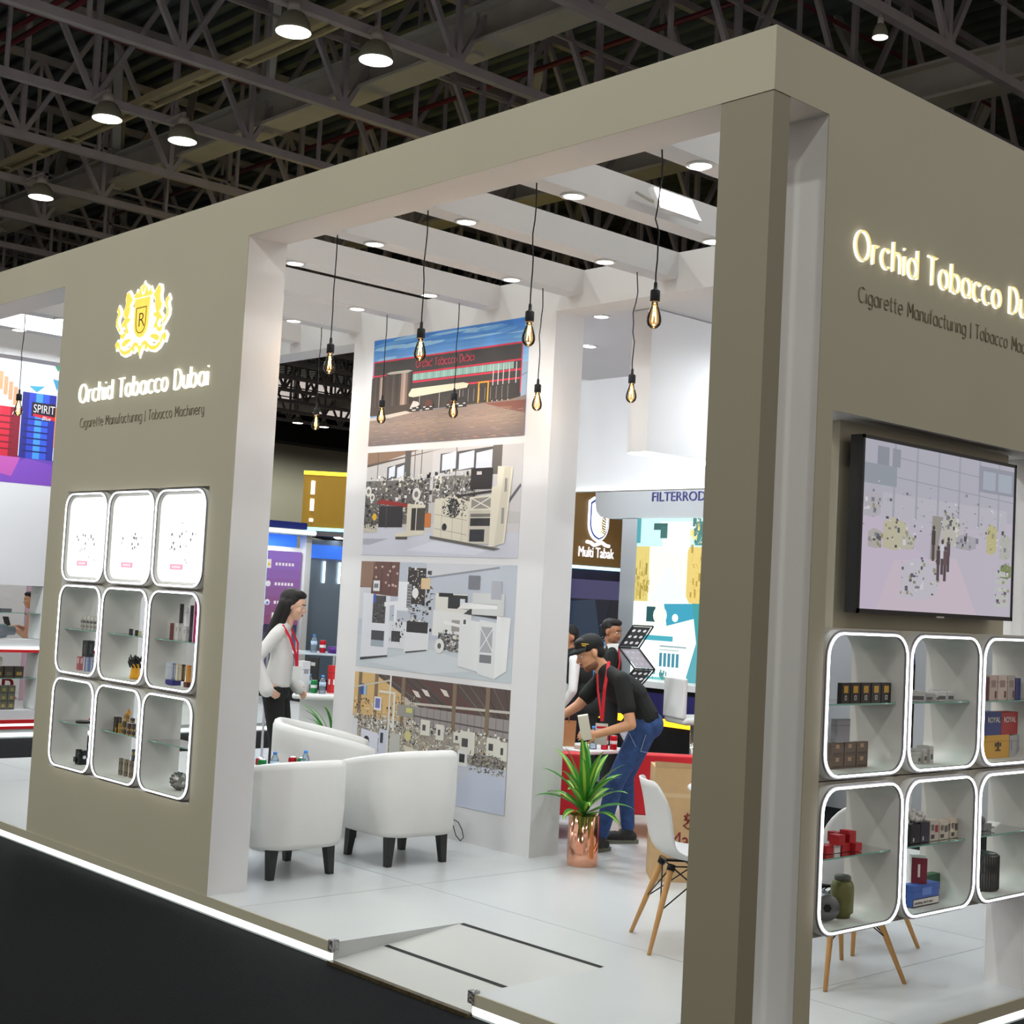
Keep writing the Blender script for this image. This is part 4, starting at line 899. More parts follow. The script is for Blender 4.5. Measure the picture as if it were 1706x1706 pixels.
def machines_b(A, R):
    A.sheet((196, 200, 208)); A.rect(0, .3, 1, 1, (188, 194, 206)); A.poly([(0, 0), (1, 0), (1, .2), (.6, .3), (.3, .22), (0, .12)], (196, 204, 210))
    A.poly([(.1, .05), (.5, .0), (.9, .1), (.5, .22)], (208, 214, 220)); A.poly([(.44, .86), (.95, 1), (.44, 1)], (206, 208, 214)); A.line(.44, .86, .9, .975, .008, (140, 144, 152))
    A.rect(0, .68, .27, 1, (104, 74, 68)); A.poly([(0, .76), (.08, .74), (.1, 1), (0, 1)], (140, 112, 96))
    for x in (.09, .15, .21): A.rect(x, .7, x+.004, 1, (72, 50, 46))
    for _ in range(14): x = R.uniform(.1, .26); y = R.uniform(.74, .96); A.rect(x, y, x+.012, y+.02, (198, 176, 168))
    A.rect(.0, .45, .08, .75, (206, 208, 214)); A.rect(.33, .62, .45, .95, (58, 52, 50)); clutter(A, R, 90, .33, .49, .36, .94, DK+LT, .008, .03); A.circ(.385, .72, .022, (232, 232, 232), 14)
    A.rect(.42, .76, .48, .86, (216, 190, 150)); A.rect(.27, .55, .34, .82, (232, 234, 240)); A.rect(.33, .58, .36, .8, (150, 150, 152))
    for k in range(7): A.rect(.333, .6+.028*k, .357, .61+.028*k, (84, 84, 86))
    A.rect(.095, .72, .14, .82, (226, 228, 232)); A.rect(.1, .75, .13, .79, (120, 122, 126))
    A.poly([(.03, .08), (.22, .13), (.22, .68), (.03, .7)], (224, 226, 234)); A.rect(.1, .42, .19, .68, (80, 76, 78)); clutter(A, R, 40, .1, .18, .43, .66, DK+[(140, 140, 146)], .006, .02); A.rect(.1, .2, .19, .35, (70, 74, 80)); A.rect(.1, .2, .19, .26, (160, 170, 180)); A.rect(.1, .61, .12, .69, (70, 96, 170))
    A.poly([(.18, .62), (.27, .64), (.27, .44), (.25, .44), (.25, .6), (.18, .58)], (232, 234, 240)); A.poly([(.03, .06), (.22, .115), (.22, .13), (.03, .085)], (60, 60, 62))
    A.rect(.22, .2, .34, .45, (218, 220, 226)); A.rect(.24, .26, .3, .36, (60, 58, 60)); clutter(A, R, 20, .23, .33, .22, .5, DK, .006, .02)
    A.poly([(.33, .16), (.49, .21), (.49, .42), (.33, .42)], (224, 226, 230)); A.rect(.34, .36, .48, .46, (50, 48, 50)); A.poly([(.34, .165), (.48, .205), (.48, .215), (.34, .18)], (70, 70, 72))
    A.rect(.52, .56, .72, .73, (222, 220, 212)); A.rect(.6, .6, .72, .72, (48, 48, 50)); A.rect(.675, .61, .705, .69, (214, 220, 226)); A.rect(.54, .7, .63, .735, (40, 40, 42))
    A.poly([(.51, .35), (.75, .32), (.75, .56), (.51, .58)], (226, 226, 226)); A.poly([(.55, .24), (.76, .2), (.76, .36), (.55, .38)], (110, 108, 108)); clutter(A, R, 110, .55, .76, .22, .40, DK+LT+[(160, 160, 160)], .006, .026); A.circ(.56, .26, .03, (226, 226, 226), 16); A.circ(.56, .26, .012, (90, 90, 90), 10); A.rect(.63, .4, .72, .5, (156, 152, 146)); A.poly([(.58, .46), (.72, .43), (.72, .455), (.58, .49)], (236, 236, 236))
    A.poly([(.7, .56), (.93, .53), (.93, .58), (.75, .62)], (60, 60, 62)); A.poly([(.68, .1), (.8, .07), (.8, .5), (.68, .52)], (228, 230, 232)); A.poly([(.8, .05), (.9, .02), (.9, .5), (.8, .52)], (222, 224, 226))
    A.rect(.81, .24, .88, .46, (166, 168, 174)); A.line(.805, .25, .885, .46, .004, (236, 236, 236)); A.line(.805, .46, .885, .25, .004, (236, 236, 236)); A.poly([(.9, .02), (.97, .1), (.98, .55), (.9, .56)], (234, 236, 238))
    A.rect(.81, .15, .88, .22, (120, 122, 126)); A.rect(.75, .56, .94, .75, (208, 210, 210)); A.rect(.76, .63, .9, .66, (180, 182, 184)); A.rect(.72, .78, .79, .9, (120, 122, 130)); A.rect(.86, .7, .92, .86, (172, 174, 184)); A.poly([(.66, .6), (.9, .62), (.9, .65), (.7, .66)], (236, 236, 236))
    A.rect(.695, .46, .725, .52, (240, 240, 240)); A.rect(.702, .47, .718, .51, (80, 80, 84))
def factory_hall(A, R):
    A.sheet((190, 176, 160)); A.poly([(0, .62), (.36, .62), (.36, .8), (.2, 1), (0, 1)], (214, 178, 120)); A.poly([(.14, 1), (.45, .76), (1, .72), (1, 1)], (84, 70, 66))
    for k in range(12): A.line(.2+.07*k, 1, .5+.05*k, .76, .006, R.choice([(120, 50, 50), (60, 54, 54), (110, 100, 96)]))
    for x, y in ((.46, .88), (.58, .9), (.4, .86)): A.poly([(x, y+.04), (x+.04, y+.03), (x+.06, y-.02), (x+.03, y-.015)], (226, 216, 206))
    A.rect(.42, .55, 1, .76, (150, 144, 142)); 
    for k in range(14): A.rect(.42+.042*k, .55, .424+.042*k, .76, (118, 112, 112))
    A.line(.42, .68, 1, .66, .006, (84, 78, 78)); A.line(.42, .6, 1, .6, .006, (90, 84, 82)); A.line(.36, .78, 1, .82, .01, (196, 190, 180))
    for x in (.03, .145, .33, .66, .86): A.rect(x, .52, x+.024, 1, (126, 108, 88))
    A.rect(.04, .8, .09, .9, (60, 90, 150)); A.rect(.07, .8, .088, .89, (160, 190, 220)); A.line(0, .86, .26, .96, .008, (200, 190, 170))
    A.rect(0, .3, 1, .58, (158, 150, 140)); P = DK+LT+LT+[(196, 178, 130), (176, 150, 120), (214, 208, 170)]
    clutter(A, R, 620, 0, .99, .34, .62, P, .005, .022); clutter(A, R, 120, .0, .3, .5, .76, DK[:3]+LT+[(190, 150, 90)], .005, .02); clutter(A, R, 90, .3, .42, .55, .82, DK[:2]+LT, .005, .016)
    A.poly([(0, 0), (1, 0), (1, .36), (.8, .35), (.6, .38), (.3, .33), (.1, .3), (0, .36)], (200, 204, 216)); A.poly([(.6, .0), (1, 0), (1, .28), (.8, .3)], (196, 204, 222))
    A.rect(.0, .38, .04, .58, (222, 222, 226)); A.poly([(.07, .3), (.19, .26), (.19, .48), (.07, .5)], (222, 224, 238)); A.circ(.11, .4, .02, (50, 50, 56), 14); A.poly([(.05, .3), (.14, .24), (.14, .26), (.05, .33)], (70, 66, 66))
    A.rect(.195, .27, .25, .52, (206, 210, 226)); A.rect(.205, .4, .225, .49, (50, 54, 66)); A.rect(.27, .28, .34, .5, (190, 192, 184)); A.rect(.25, .3, .262, 1, (222, 220, 214))
    A.rect(.28, .52, .295, .86, (226, 222, 210)); A.rect(.18, .84, .295, .86, (226, 222, 210)); A.rect(.15, .68, .2, .8, (226, 226, 232)); A.rect(.158, .7, .19, .785, (108, 116, 178))
    A.rect(.31, .66, .42, .76, (150, 148, 140)); A.rect(.37, .7, .41, .74, (196, 196, 110)); A.circ(.39, .5, .022, (206, 198, 140), 12); A.poly([(.36, .42), (.5, .38), (.48, .32), (.38, .36)], (220, 212, 192))
    for x, y, w, h in ((.47, .52, .06, .14), (.57, .5, .05, .14), (.68, .5, .05, .1), (.72, .42, .09, .2), (.88, .44, .07, .16), (.95, .42, .05, .16)):
        A.rect(x, y, x+w, y+h, (222, 220, 210)); A.rect(x+.012, y+h*.35, x+w*.55, y+h*.7, (76, 74, 76)); A.rect(x, y, x+w, y+.01, (150, 146, 138))
    A.rect(.71, .33, .77, .46, (226, 226, 224)); A.rect(.722, .36, .755, .43, (40, 42, 46)); clutter(A, R, 110, .78, .98, .3, .45, [(90, 88, 86), (150, 148, 144), (60, 58, 58)], .006, .02, .8)
poster(2.922, 3.745, 'topmost photo print, dark building with red trim, parked cars and blue sky', building, 3)
poster(2.077, 2.867, 'second photo print from the top, cream packing machines before two windows', machines_a, 4)
poster(1.226, 2.029, 'third photo print from the top, white machines in front of brown cartons', machines_b, 5)
poster(.338, 1.182, 'lowest photo print, crowded factory hall partly behind the white armchair', factory_hall, 6)
tag(MB().tube([(-4.40, 2.405, .32), (-4.385, 2.4, .27), (-4.40, 2.4, .235), (-4.36, 2.395, .245), (-4.30, 2.39, .235), (-4.25, 2.385, .19), (-4.23, 2.385, .14), (-4.26, 2.385, .112), (-4.31, 2.385, .14), (-4.35, 2.39, .2), (-4.40, 2.4, .24)], .0035, 6).build('loose_cable', M_black), 'thin black loose cable end at the foot of the photo wall', 'cable')

# ---------------------------------------------------------------- white tub armchairs
M_leather = mat('white_leatherette', (236, 237, 236), .42, noise=.015, scale=6, bump=.04)
def tub_chair(x, y, rz, lab, group='white tub armchairs'):
    r = empty('tub_armchair', (x, y, ZP), rz, lab, 'armchair', group)
    hw, fr, bk, R_ = .315, .33, -.335, .2; th = .075
    path = [(fr, -hw)]+[(fr-(fr-(bk+R_))*k/8, -hw) for k in range(1, 8)]
    for k in range(9): a = -PI/2-PI/2*k/8; path.append((bk+R_+R_*math.cos(a), -hw+R_+R_*math.sin(a)))
    path += [(x_, -y_) for x_, y_ in path[::-1]]; n = len(path); vs = []; ns = 14
    for i, (px, py) in enumerate(path):
        a = Vector(path[max(0, i-1)]); b = Vector(path[min(n-1, i+1)]); d = (b-a).normalized(); nn = Vector((d.y, -d.x))
        if nn.dot(Vector((px, py))) < 0: nn = -nn
        t = min(1, max(0, (fr-px)/(fr-bk))); H = .575+.145*(t**.75 if t > 0 else 0)
        prof = [(-.035, .185), (-.02, .19), (-.01, .22), (0, .4), (0, H-.045), (-.012, H-.012), (-th*.5, H), (-th+.012, H-.012), (-th, H-.045), (-th, .40), (-th, .28), (-th-.0, .2), (-.06, .19), (-.045, .186)]
        for o_, z in prof: vs.append((px+nn.x*o_, py+nn.y*o_, z))
    fs = []
    for i in range(n-1):
        for j in range(ns): k = (j+1) % ns; fs.append((i*ns+j, i*ns+k, (i+1)*ns+k, (i+1)*ns+j))
    mb = MB(); mb.smooth = True; mb.add(vs, fs); mb.smooth = False
    mb.f.append(list(range(ns))); mb.c.append(None); mb.sm.append(False); m = (n-1)*ns; mb.f.append([m+j for j in range(ns)][::-1]); mb.c.append(None); mb.sm.append(False)
    o = mb.build('shell', M_leather, r, weld=True)
    b = MB().box(bk+.13, fr-.03, -hw+.10, hw-.10, .19, .335).build('seat_base', M_leather, r); bevel(b, .02)
    b = MB().box(bk+.08, fr+.0, -hw+.077, hw-.077, .336, .445).build('seat_cushion', M_leather, r); bevel(b, .035, 4)
    for sx in (1, -1):
        for sy in (1, -1):
            cx, cy = sx*.215, sy*.2; vs = []
            for z, w, ox in ((.188, .029, 0), (0, .019, .012)):
                for a, b_ in ((-1, -1), (1, -1), (1, 1), (-1, 1)): vs.append((cx+ox*sx+a*w, cy+ox*sy+b_*w, z))
            MB().add(vs, [(0, 1, 2, 3), (7, 6, 5, 4), (0, 4, 5, 1), (1, 5, 6, 2), (2, 6, 7, 3), (3, 7, 4, 0)]).build('leg', M_rubber, r)
    return r
tc = tub_chair(-4.03, .74, PI, 'white tub armchair seen from behind, nearest the crest wall')
c2_ = dup(tc, (-4.02, 1.62, ZP), PI-.06, 'white tub armchair in front of the lowest photo print')
c3_ = dup(tc, (-5.08, 1.76, ZP), 1.0, 'white tub armchair facing the camera side, in front of the standing woman')
tc.scale = (1, 1, .955); c3_.scale = (1.05, 1.05, 1.07)
# low table with drinks between the armchairs
r = empty('side_table', (-4.66, 1.13, ZP), 0, 'low round white table with drinks between the armchairs', 'table')
MB().lathe([(.0, .44), (.21, .44), (.215, .448), (.215, .458), (.205, .465), (0, .465)], n=32).build('table_top', M_whitecool, r)
MB().cyl((0, 0, .02), (0, 0, .44), .025, n=12).build('column', M_chrome, r)
MB().lathe([(.16, 0), (.16, .01), (.03, .025)], n=24).build('base', M_chrome, r)
M_cango = mat('green_can', (22, 132, 66), .3, metal=.4); M_canred = mat('red_can', (196, 24, 44), .3, metal=.4); M_alu = mat('aluminium', (200, 202, 204), .25, metal=.9)
def can(x, y, z, m, lab, grp=None):
    r = empty('drink_can', (x, y, z), .7, lab, 'drink can', grp)
    MB().lathe([(.024, 0), (.029, .006), (.029, .102), (.026, .112)], n=16).build('body', m, r)
    MB().lathe([(.026, .112), (.0255, .115), (.023, .113), (0, .113)], n=16).build('lid', M_alu, r)
    MB().lathe([(.0292, .045), (.0294, .046), (.0294, .07), (.0292, .071)], n=16).build('print_band', mat('can_print', (235, 235, 235), .4), r)
    return r
M_bottle = mat_clear('clear_plastic', (225, 238, 248), .1, .22, (215, 232, 246)); M_bcap = mat('blue_cap', (70, 150, 235), .4); M_blabel = mat('bottle_label', (190, 215, 240), .5)
def bottle(x, y, z, lab, h=.16, grp=None):
    r = empty('water_bottle', (x, y, z), 0, lab, 'bottle', grp); k = h/.2
    MB().lathe([(.026, 0), (.03, .006), (.03, .05), (.028, .055), (.03, .06), (.03, .11*k+.01), (.022, .15*k), (.012, .175*k), (.012, .185*k)], n=16).build('body', M_bottle, r)
    MB().lathe([(.0135, .18*k), (.0135, .2*k), (0, .2*k)], n=14).build('cap', M_bcap, r); MB().lathe([(.0305, .065), (.0305, .1)], n=16).build('label_sleeve', M_blabel, r)
    return r
TZ = ZP+.465
can(-4.65, .985, TZ, M_cango, 'green drink can on the low table, nearest the crest wall'); can(-4.735, .985+.03, TZ, M_canred, 'red drink can beside the green one, nearest the crest wall') if False else can(-4.73, 1.02, TZ, M_canred, 'red drink can beside the green one nearest the crest wall')
bottle(-4.64, 1.075, TZ, 'small water bottle with blue cap between the cans on the low table')
can(-4.70, 1.255, TZ, M_canred, 'red drink can in front of the white armchair arm'); can(-4.64, 1.285, TZ, M_cango, 'green drink can between the red can and a bottle'); bottle(-4.575, 1.27, TZ, 'small water bottle with blue cap at the right edge of the low table', .17)
o = MB().lathe([(.0, .012), (.05, .012), (.055, .02), (.06, .034), (.057, .034), (.05, .022)], n=20).build('ashtray', mat('dark_bowl', (46, 48, 52), .3)); o.location = (-4.74, 1.14, TZ); tag(o, 'dark shallow bowl in the middle of the low table', 'bowl')
o = MB().lathe([(.02, 0), (.022, .004), (.03, .06), (.031, .075), (.029, .075), (.02, .006)], n=16).build('drinking_glass', M_bottle); o.location = (-4.60, 1.16, TZ); tag(o, 'clear drinking glass on the low table', 'glass')

# ---------------------------------------------------------------- white shell chairs with wooden legs
M_shell = mat('white_plastic', (228, 229, 230), .3); M_wood = mat('beech_wood', (196, 148, 92), .5, noise=.08, scale=14); M_wire = mat('black_wire', (24, 24, 26), .4, metal=.5)
def shell_chair(x, y, rz, lab):
    r = empty('shell_chair', (x, y, ZP), rz, lab, 'chair', 'white shell chairs with wooden legs')
    prof = [(-.262, .83), (-.24, .76), (-.222, .68), (-.21, .6), (-.195, .53), (-.165, .475), (-.11, .445), (-.03, .43), (.06, .428), (.14, .438), (.2, .44), (.235, .42)]
    wid = [.15, .205, .222, .228, .235, .238, .238, .236, .232, .225, .205, .17]; up = [.0, .01, .03, .05, .06, .06, .05, .04, .03, .02, .01, 0]; bwd = [.05, .06, .07, .07, .06, .04, .0, 0, 0, 0, 0, 0]
    vs = []; m = 12
    for (px, pz), w, u, bw in zip(prof, wid, up, bwd):
        for j in range(m+1):
            s = 2*j/m-1; vs.append((px+bw*abs(s)**2.4, w*s, pz+u*abs(s)**2.6))
    fs = [(i*(m+1)+j, i*(m+1)+j+1, (i+1)*(m+1)+j+1, (i+1)*(m+1)+j) for i in range(len(prof)-1) for j in range(m)]
    mb = MB(); mb.smooth = True; mb.add(vs, fs); o = mb.build('seat_shell', M_shell, r)
    s = o.modifiers.new('sub', 'SUBSURF'); s.levels = 1; s.render_levels = 1; s = o.modifiers.new('sol', 'SOLIDIFY'); s.thickness = .008
    top = [(sx*.1, sy*.1, .415) for sx in (1, -1) for sy in (1, -1)]; bot = [(sx*.225, sy*.235, 0) for sx in (1, -1) for sy in (1, -1)]
    for a, b in zip(top, bot): MB().tube([Vector(a), Vector(a).lerp(Vector(b), .35), b], [.017, .0155, .010], 10).build('leg', M_wood, r)
    w = MB(); P = lambda i, t: Vector(top[i]).lerp(Vector(bot[i]), t)
    for i, j in ((0, 1), (2, 3), (0, 2), (1, 3)): w.tube([P(i, .02), P(j, .52)], .0035, 6); w.tube([P(j, .02), P(i, .52)], .0035, 6); w.tube([P(i, .02), P(j, .02)], .004, 6)
    for i in range(4): w.sphere(P(i, .52), .012, n=8, m=5); w.cyl(P(i, .0), P(i, .07), .021, n=10)
    w.box(-.11, .11, -.012, .012, .415, .425); w.box(-.012, .012, -.11, .11, .415, .425)
    w.build('wire_brace', M_wire, r); return r
a = math.atan2(.87, .5)
sc = shell_chair(-1.50, 1.50, a-.12, 'white shell chair with wooden legs left of the corner pillar')
dup(sc, (-.72, 1.68, ZP), PI-.28, 'white shell chair seen through the nearest display cells')
dup(sc, (-1.06, 2.36, ZP), PI-.2, 'white shell chair farther in, behind the lower middle display cell')
dup(sc, (-1.9, 2.62, ZP), -2.2, 'white shell chair mostly hidden behind the corner pillar')
r = empty('meeting_table', (-1.62, 2.06, ZP), 0, 'round white meeting table behind the corner pillar', 'table')
MB().lathe([(0, .715), (.27, .715), (.28, .722), (.28, .735), (.27, .742), (0, .742)], n=36).build('table_top', M_whitecool, r)
MB().cyl((0, 0, .03), (0, 0, .715), .03, n=14).build('column', M_white, r); MB().lathe([(.2, 0), (.2, .012), (.035, .035)], n=28).build('base', M_white, r)

# ---------------------------------------------------------------- plants
M_leaf = mat('leaf_green', (62, 138, 46), .4, noise=.25, scale=12); M_leafl = mat('leaf_stripe', (168, 196, 80), .45); M_leafd = mat('leaf_dark', (40, 84, 52), .4, noise=.2, scale=10); M_copper = mat('polished_copper', (240, 178, 150), .12, metal=1); M_soil = mat('soil', (40, 30, 24), .95)
def leaf(mb, base, az, L, lean, droop, w, roll=0, stripe=True, n=9):
    """arching blade; material slots 0 dark, 1 green, 2 stripe"""
    d = Vector((math.cos(az), math.sin(az), 0)); s = Vector((-d.y, d.x, 0)); P = []; ang = PI/2-lean; p = Vector(base)
    for i in range(n+1):
        P.append(p.copy()); t = i/n; a = ang-droop*t*t; p = p+(d*math.cos(a)+Vector((0, 0, 1))*math.sin(a))*L/n
    cols = [(-1, -.32), (-.32, .32), (.32, 1)]
    rows = []
    for i, q in enumerate(P):
        t = i/n; ww = w*(math.sin(PI*min(1, t*.9+.1))**.7 if t < 1 else 0)*(1-.15*t)+.0005
        rows.append([q+s*(c*ww)+Vector((0, 0, 1))*(abs(c)*ww*.35)+d*(-abs(c)*ww*.1) for c in (-1, -.3, .3, 1)])
    for k, cc in enumerate((1, 2 if stripe else 1, 1)):
        mb.cc = cc; mb.smooth = True
        for i in range(n): mb.add([rows[i][k], rows[i][k+1], rows[i+1][k+1], rows[i+1][k]], [(0, 1, 2, 3)])
    mb.smooth = False
def pot(r, R_, h, m):
    MB().lathe([(R_*.99, 0), (R_, .004), (R_, h), (R_-.006, h), (R_-.008, h-.05)], n=40).build('pot', m, r)
    MB().lathe([(R_-.007, h-.052), (R_-.007, h-.045), (0, h-.045)], n=24).build('soil', M_soil, r)
r = empty('potted_dracaena', (-3.27, 2.575, ZP), 0, 'striped green leafy plant in a shiny copper pot beside the photo wall', 'potted plant')
pot(r, .1, .325, M_copper)
R = random.Random(8)
for k in range(24):
    mb = MB(); lev = k/24; az = k*2.4+R.uniform(-.25, .25)
    L = .37-.06*abs(lev-.45)+R.uniform(-.03, .03); lean = 1.3-1.15*lev+R.uniform(-.1, .1)
    leaf(mb, (.012*math.cos(az), .012*math.sin(az), .31+.15*lev), az, L*(1 if lev < .7 else 1.08), lean, 1.25-.85*lev, .037)
    mb.build('leaf', [M_leafd, M_leaf, M_leafl], r)
MB().tube([(0, 0, .27), (0, 0, .45)], .014, 8).build('stem', M_leaf, r)
r = empty('potted_palm', (-6.53, 2.93, ZP), 0, 'narrow leaved green plant behind the tub armchair, cut by the photo wall edge', 'potted plant')
pot(r, .11, .28, M_white)
for k in range(34):
    mb = MB(); az = k*2.4; leaf(mb, (0, 0, .26), az, R.uniform(.5, .72), .2+.8*(1-k/34), 1.2, .015, stripe=k % 3 == 0); mb.build('leaf', [M_leafd, M_leaf, M_leafl], r)
# ---------------------------------------------------------------- cardboard box
r = empty('cardboard_box', (-2.51, 2.79, ZP), 0, 'tall brown cardboard box with dark red print, behind the shell chair', 'cardboard box')
r.rotation_euler.z = .82
M_card = mat('cardboard', (190, 158, 116), .8, noise=.04, scale=20); M_cardprint = mat('dark_red_print', (120, 34, 34), .7); M_tape = mat('clear_tape', (205, 178, 140), .25)
b = MB().box(-.27, .27, 0, .30, 0, .70).build('carton', M_card, r)
MB().add([(-.27, -.001, .70), (.27, -.001, .70), (.27, -.02, .73), (-.275, -.02, .74)], [(0, 1, 2, 3)]).build('flap', M_card, r)
MB().box(-.27, .27, -.001, 0, .52, .545).build('tape_strip', M_tape, r)
Fb = F_front(0, -.0015, 0)
text('print_name', 'Mar', .13, Fb@Matrix.Translation((-.165, .22, 0)), M_cardprint, r, .0003, width=.17)
text('print_line', 'FULL F', .036, Fb@Matrix.Translation((-.15, .155, 0)), M_inkd, r, .0003)
mb = MB()
for k in range(7): a = k*.9; mb.tube([(-.05+.03*math.cos(a), -.002, .40+.03*math.sin(a)), (-.05+.012*math.cos(a+.6), -.002, .40+.012*math.sin(a+.6))], .006, 5)
mb.tube([(-.05, -.002, .37), (-.08, -.002, .35), (-.05, -.002, .33), (-.02, -.002, .35)], .005, 5); mb.build('print_emblem', M_cardprint, r)
# ---------------------------------------------------------------- red armchairs and table behind the bending man
M_red = mat('red_leatherette', (198, 28, 40), .45)
def red_chair(x, y, rz, lab, w=.36):
    r = empty('red_armchair', (x, y, ZP), rz, lab, 'armchair', 'red square armchairs')
    for nm, B in (('seat', (-.25, .33, -w+.1, w-.1, .18, .40)), ('backrest', (-.36, -.24, -w, w, .17, .62)), ('armrest', (-.24, .33, -w, -w+.1, .17, .52)), ('armrest', (-.24, .33, w-.1, w, .17, .52))):
        bevel(MB().box(*B).build(nm, M_red, r), .02, 3)
    for a in (-.3, .27):
        for b in (-w+.05, w-.05): MB().cyl((a, b, 0), (a, b, .18), .018, n=10).build('leg', M_chrome, r)
    return r
rc = red_chair(-3.90, 4.12, 2.39, 'red square armchair right of the bending man')
dup(rc, (-3.72, 5.0, ZP), 2.39, 'red square armchair farther back, beside the corner pillar')
dup(rc, (-4.42, 3.26, ZP), 2.39, 'red square armchair behind the potted plant')
r = empty('white_low_table', (-4.75, 4.10, ZP), 0, 'small white table with cans and a bottle behind the bending man', 'table')
bevel(MB().box(-.26, .26, -.26, .26, .52, .55).build('table_top', M_whitecool, r), .008)
for a in (-.22, .22):
    for b in (-.22, .22): MB().cyl((a, b, 0), (a, b, .52), .016, n=8).build('leg', M_whitecool, r)
tz = ZP+.55
bottle(-4.60, 4.02, tz, 'water bottle with blue cap on the small white table', .18)
can(-4.55, 4.10, tz, M_canred, 'left one of two red drink cans on the small white table'); can(-4.52, 4.17, tz, M_canred, 'right one of two red drink cans on the small white table')
pack('snack_bag', 'pale snack packet lying on the small white table', 'packet', (-4.66, -4.56, 3.87, 3.91, tz, tz+.03), (206, 196, 176))
r = empty('paper_bag', (-4.86, 3.95, tz), .8, 'brown paper bag with a twisted handle on the small white table', 'paper bag')
M_kraft = mat('kraft_paper', (176, 128, 84), .8, noise=.05, scale=20)
MB().add([(-.09, -.04, 0), (.09, -.04, 0), (.09, .04, 0), (-.09, .04, 0), (-.095, -.045, .2), (.095, -.045, .2), (.095, .045, .2), (-.095, .045, .2)], [(3,2,1,0),(0,1,5,4),(1,2,6,5),(2,3,7,6),(3,0,4,7)]).build('bag_body', M_kraft, r)
for sy in (-.045, .045): MB().tube([(-.035, sy, .19), (-.035, sy, .25), (-.02, sy, .29), (.02, sy, .29), (.035, sy, .25), (.035, sy, .19)], .004, 6).build('handle', M_kraft, r)
# ---------------------------------------------------------------- people
def capsule(mb, a, b, ra, rb, n=16):
    a = Vector(a); b = Vector(b); d = b-a; L = d.length; prof = []
    if L < 1e-6: L = 1e-4; d = Vector((0, 0, 1))
    for k in range(5): t = -PI/2+PI/2*k/5; prof.append((ra*math.cos(t)+1e-6, ra*math.sin(t)))
    prof.append((ra, 0)); prof.append((rb, L))
    for k in range(1, 6): t = PI/2*k/5; prof.append((rb*math.cos(t)+1e-6, L+rb*math.sin(t)))
    mb.lathe(prof, a, n, d)
def ell(mb, c, rx, ry, rz, M=None): mb.sphere(c, 1, rx, ry, rz, 18, 12, M)
def blob(name, mb, m, vox, parent, smooth=6, displace=0):
    o = mb.build(name, m, parent)
    r = o.modifiers.new('r', 'REMESH'); r.mode = 'VOXEL'; r.voxel_size = vox; r.use_smooth_shade = True
    s = o.modifiers.new('s', 'SMOOTH'); s.factor = .5; s.iterations = smooth
    dg = bpy.context.evaluated_depsgraph_get(); me = bpy.data.meshes.new_from_object(o.evaluated_get(dg))
    o.modifiers.clear(); old = o.data; o.data = me; bpy.data.meshes.remove(old)
    me.materials.clear(); me.materials.append(m)
    return o
M_skinA = mat('skin_tan', (206, 152, 116), .5, noise=.04, scale=30); M_skinB = mat('skin_brown', (168, 116, 84), .5, noise=.04, scale=30); M_skinC = mat('skin_light', (226, 182, 156), .5, noise=.03, scale=30)
M_hair = mat('black_hair', (22, 18, 17), .6, noise=.3, scale=60); M_eyew = mat('eye_white', (225, 220, 215), .3); M_iris = mat('iris', (40, 26, 20), .2); M_lip = mat('lips', (170, 96, 84), .5); M_beard = mat('short_beard', (118, 82, 62), .9, noise=.2, scale=90)
M_blackcloth = mat('black_cloth', (24, 26, 25), .85, noise=.15, scale=25, bump=.15); M_whitecloth = mat('white_cloth', (226, 226, 224), .8, bump=.15, scale=14); M_denim = mat('blue_denim', (44, 70, 118), .85, noise=.25, scale=24, bump=.25); M_redband = mat('red_lanyard', (204, 26, 46), .6); M_shoe = mat('black_shoe', (26, 27, 26), .6); M_sole = mat('shoe_sole', (96, 96, 84), .8)
LAT = Vector((.6777, .7354, 0)); DEP = Vector((-.7354, .6777, 0))
def head_frame(c, fwd, up=(0, 0, 1)):
    f = Vector(fwd).normalized(); u = Vector(up); l = u.cross(f).normalized(); u = f.cross(l)
    return Matrix(((f.x, l.x, u.x, c[0]), (f.y, l.y, u.y, c[1]), (f.z, l.z, u.z, c[2]), (0, 0, 0, 1)))
def add_head(mb, H, k=1.0):
    R = H.to_3x3().to_4x4(); P = lambda x, y, z: H@Vector((x*k, y*k, z*k))
    ell(mb, P(-.012, 0, .03), .098*k, .076*k, .092*k, R); ell(mb, P(.028, 0, -.04), .064*k, .057*k, .078*k, R); ell(mb, P(.058, 0, -.098), .026*k, .026*k, .02*k, R)
    ell(mb, P(.05, 0, .03), .048*k, .06*k, .055*k, R)
    capsule(mb, P(.088, 0, .008), P(.108, 0, -.03), .009*k, .014*k, 8); ell(mb, P(.082, 0, -.066), .014*k, .024*k, .011*k, R)
    for s in (1, -1):
        ell(mb, P(-.005, s*.080, -.010), .020*k, .012*k, .033*k, R); ell(mb, P(.062, s*.036, -.03), .026*k, .022*k, .026*k, R); capsule(mb, P(.083, s*.012, .022), P(.076, s*.045, .02), .010*k, .008*k, 8)
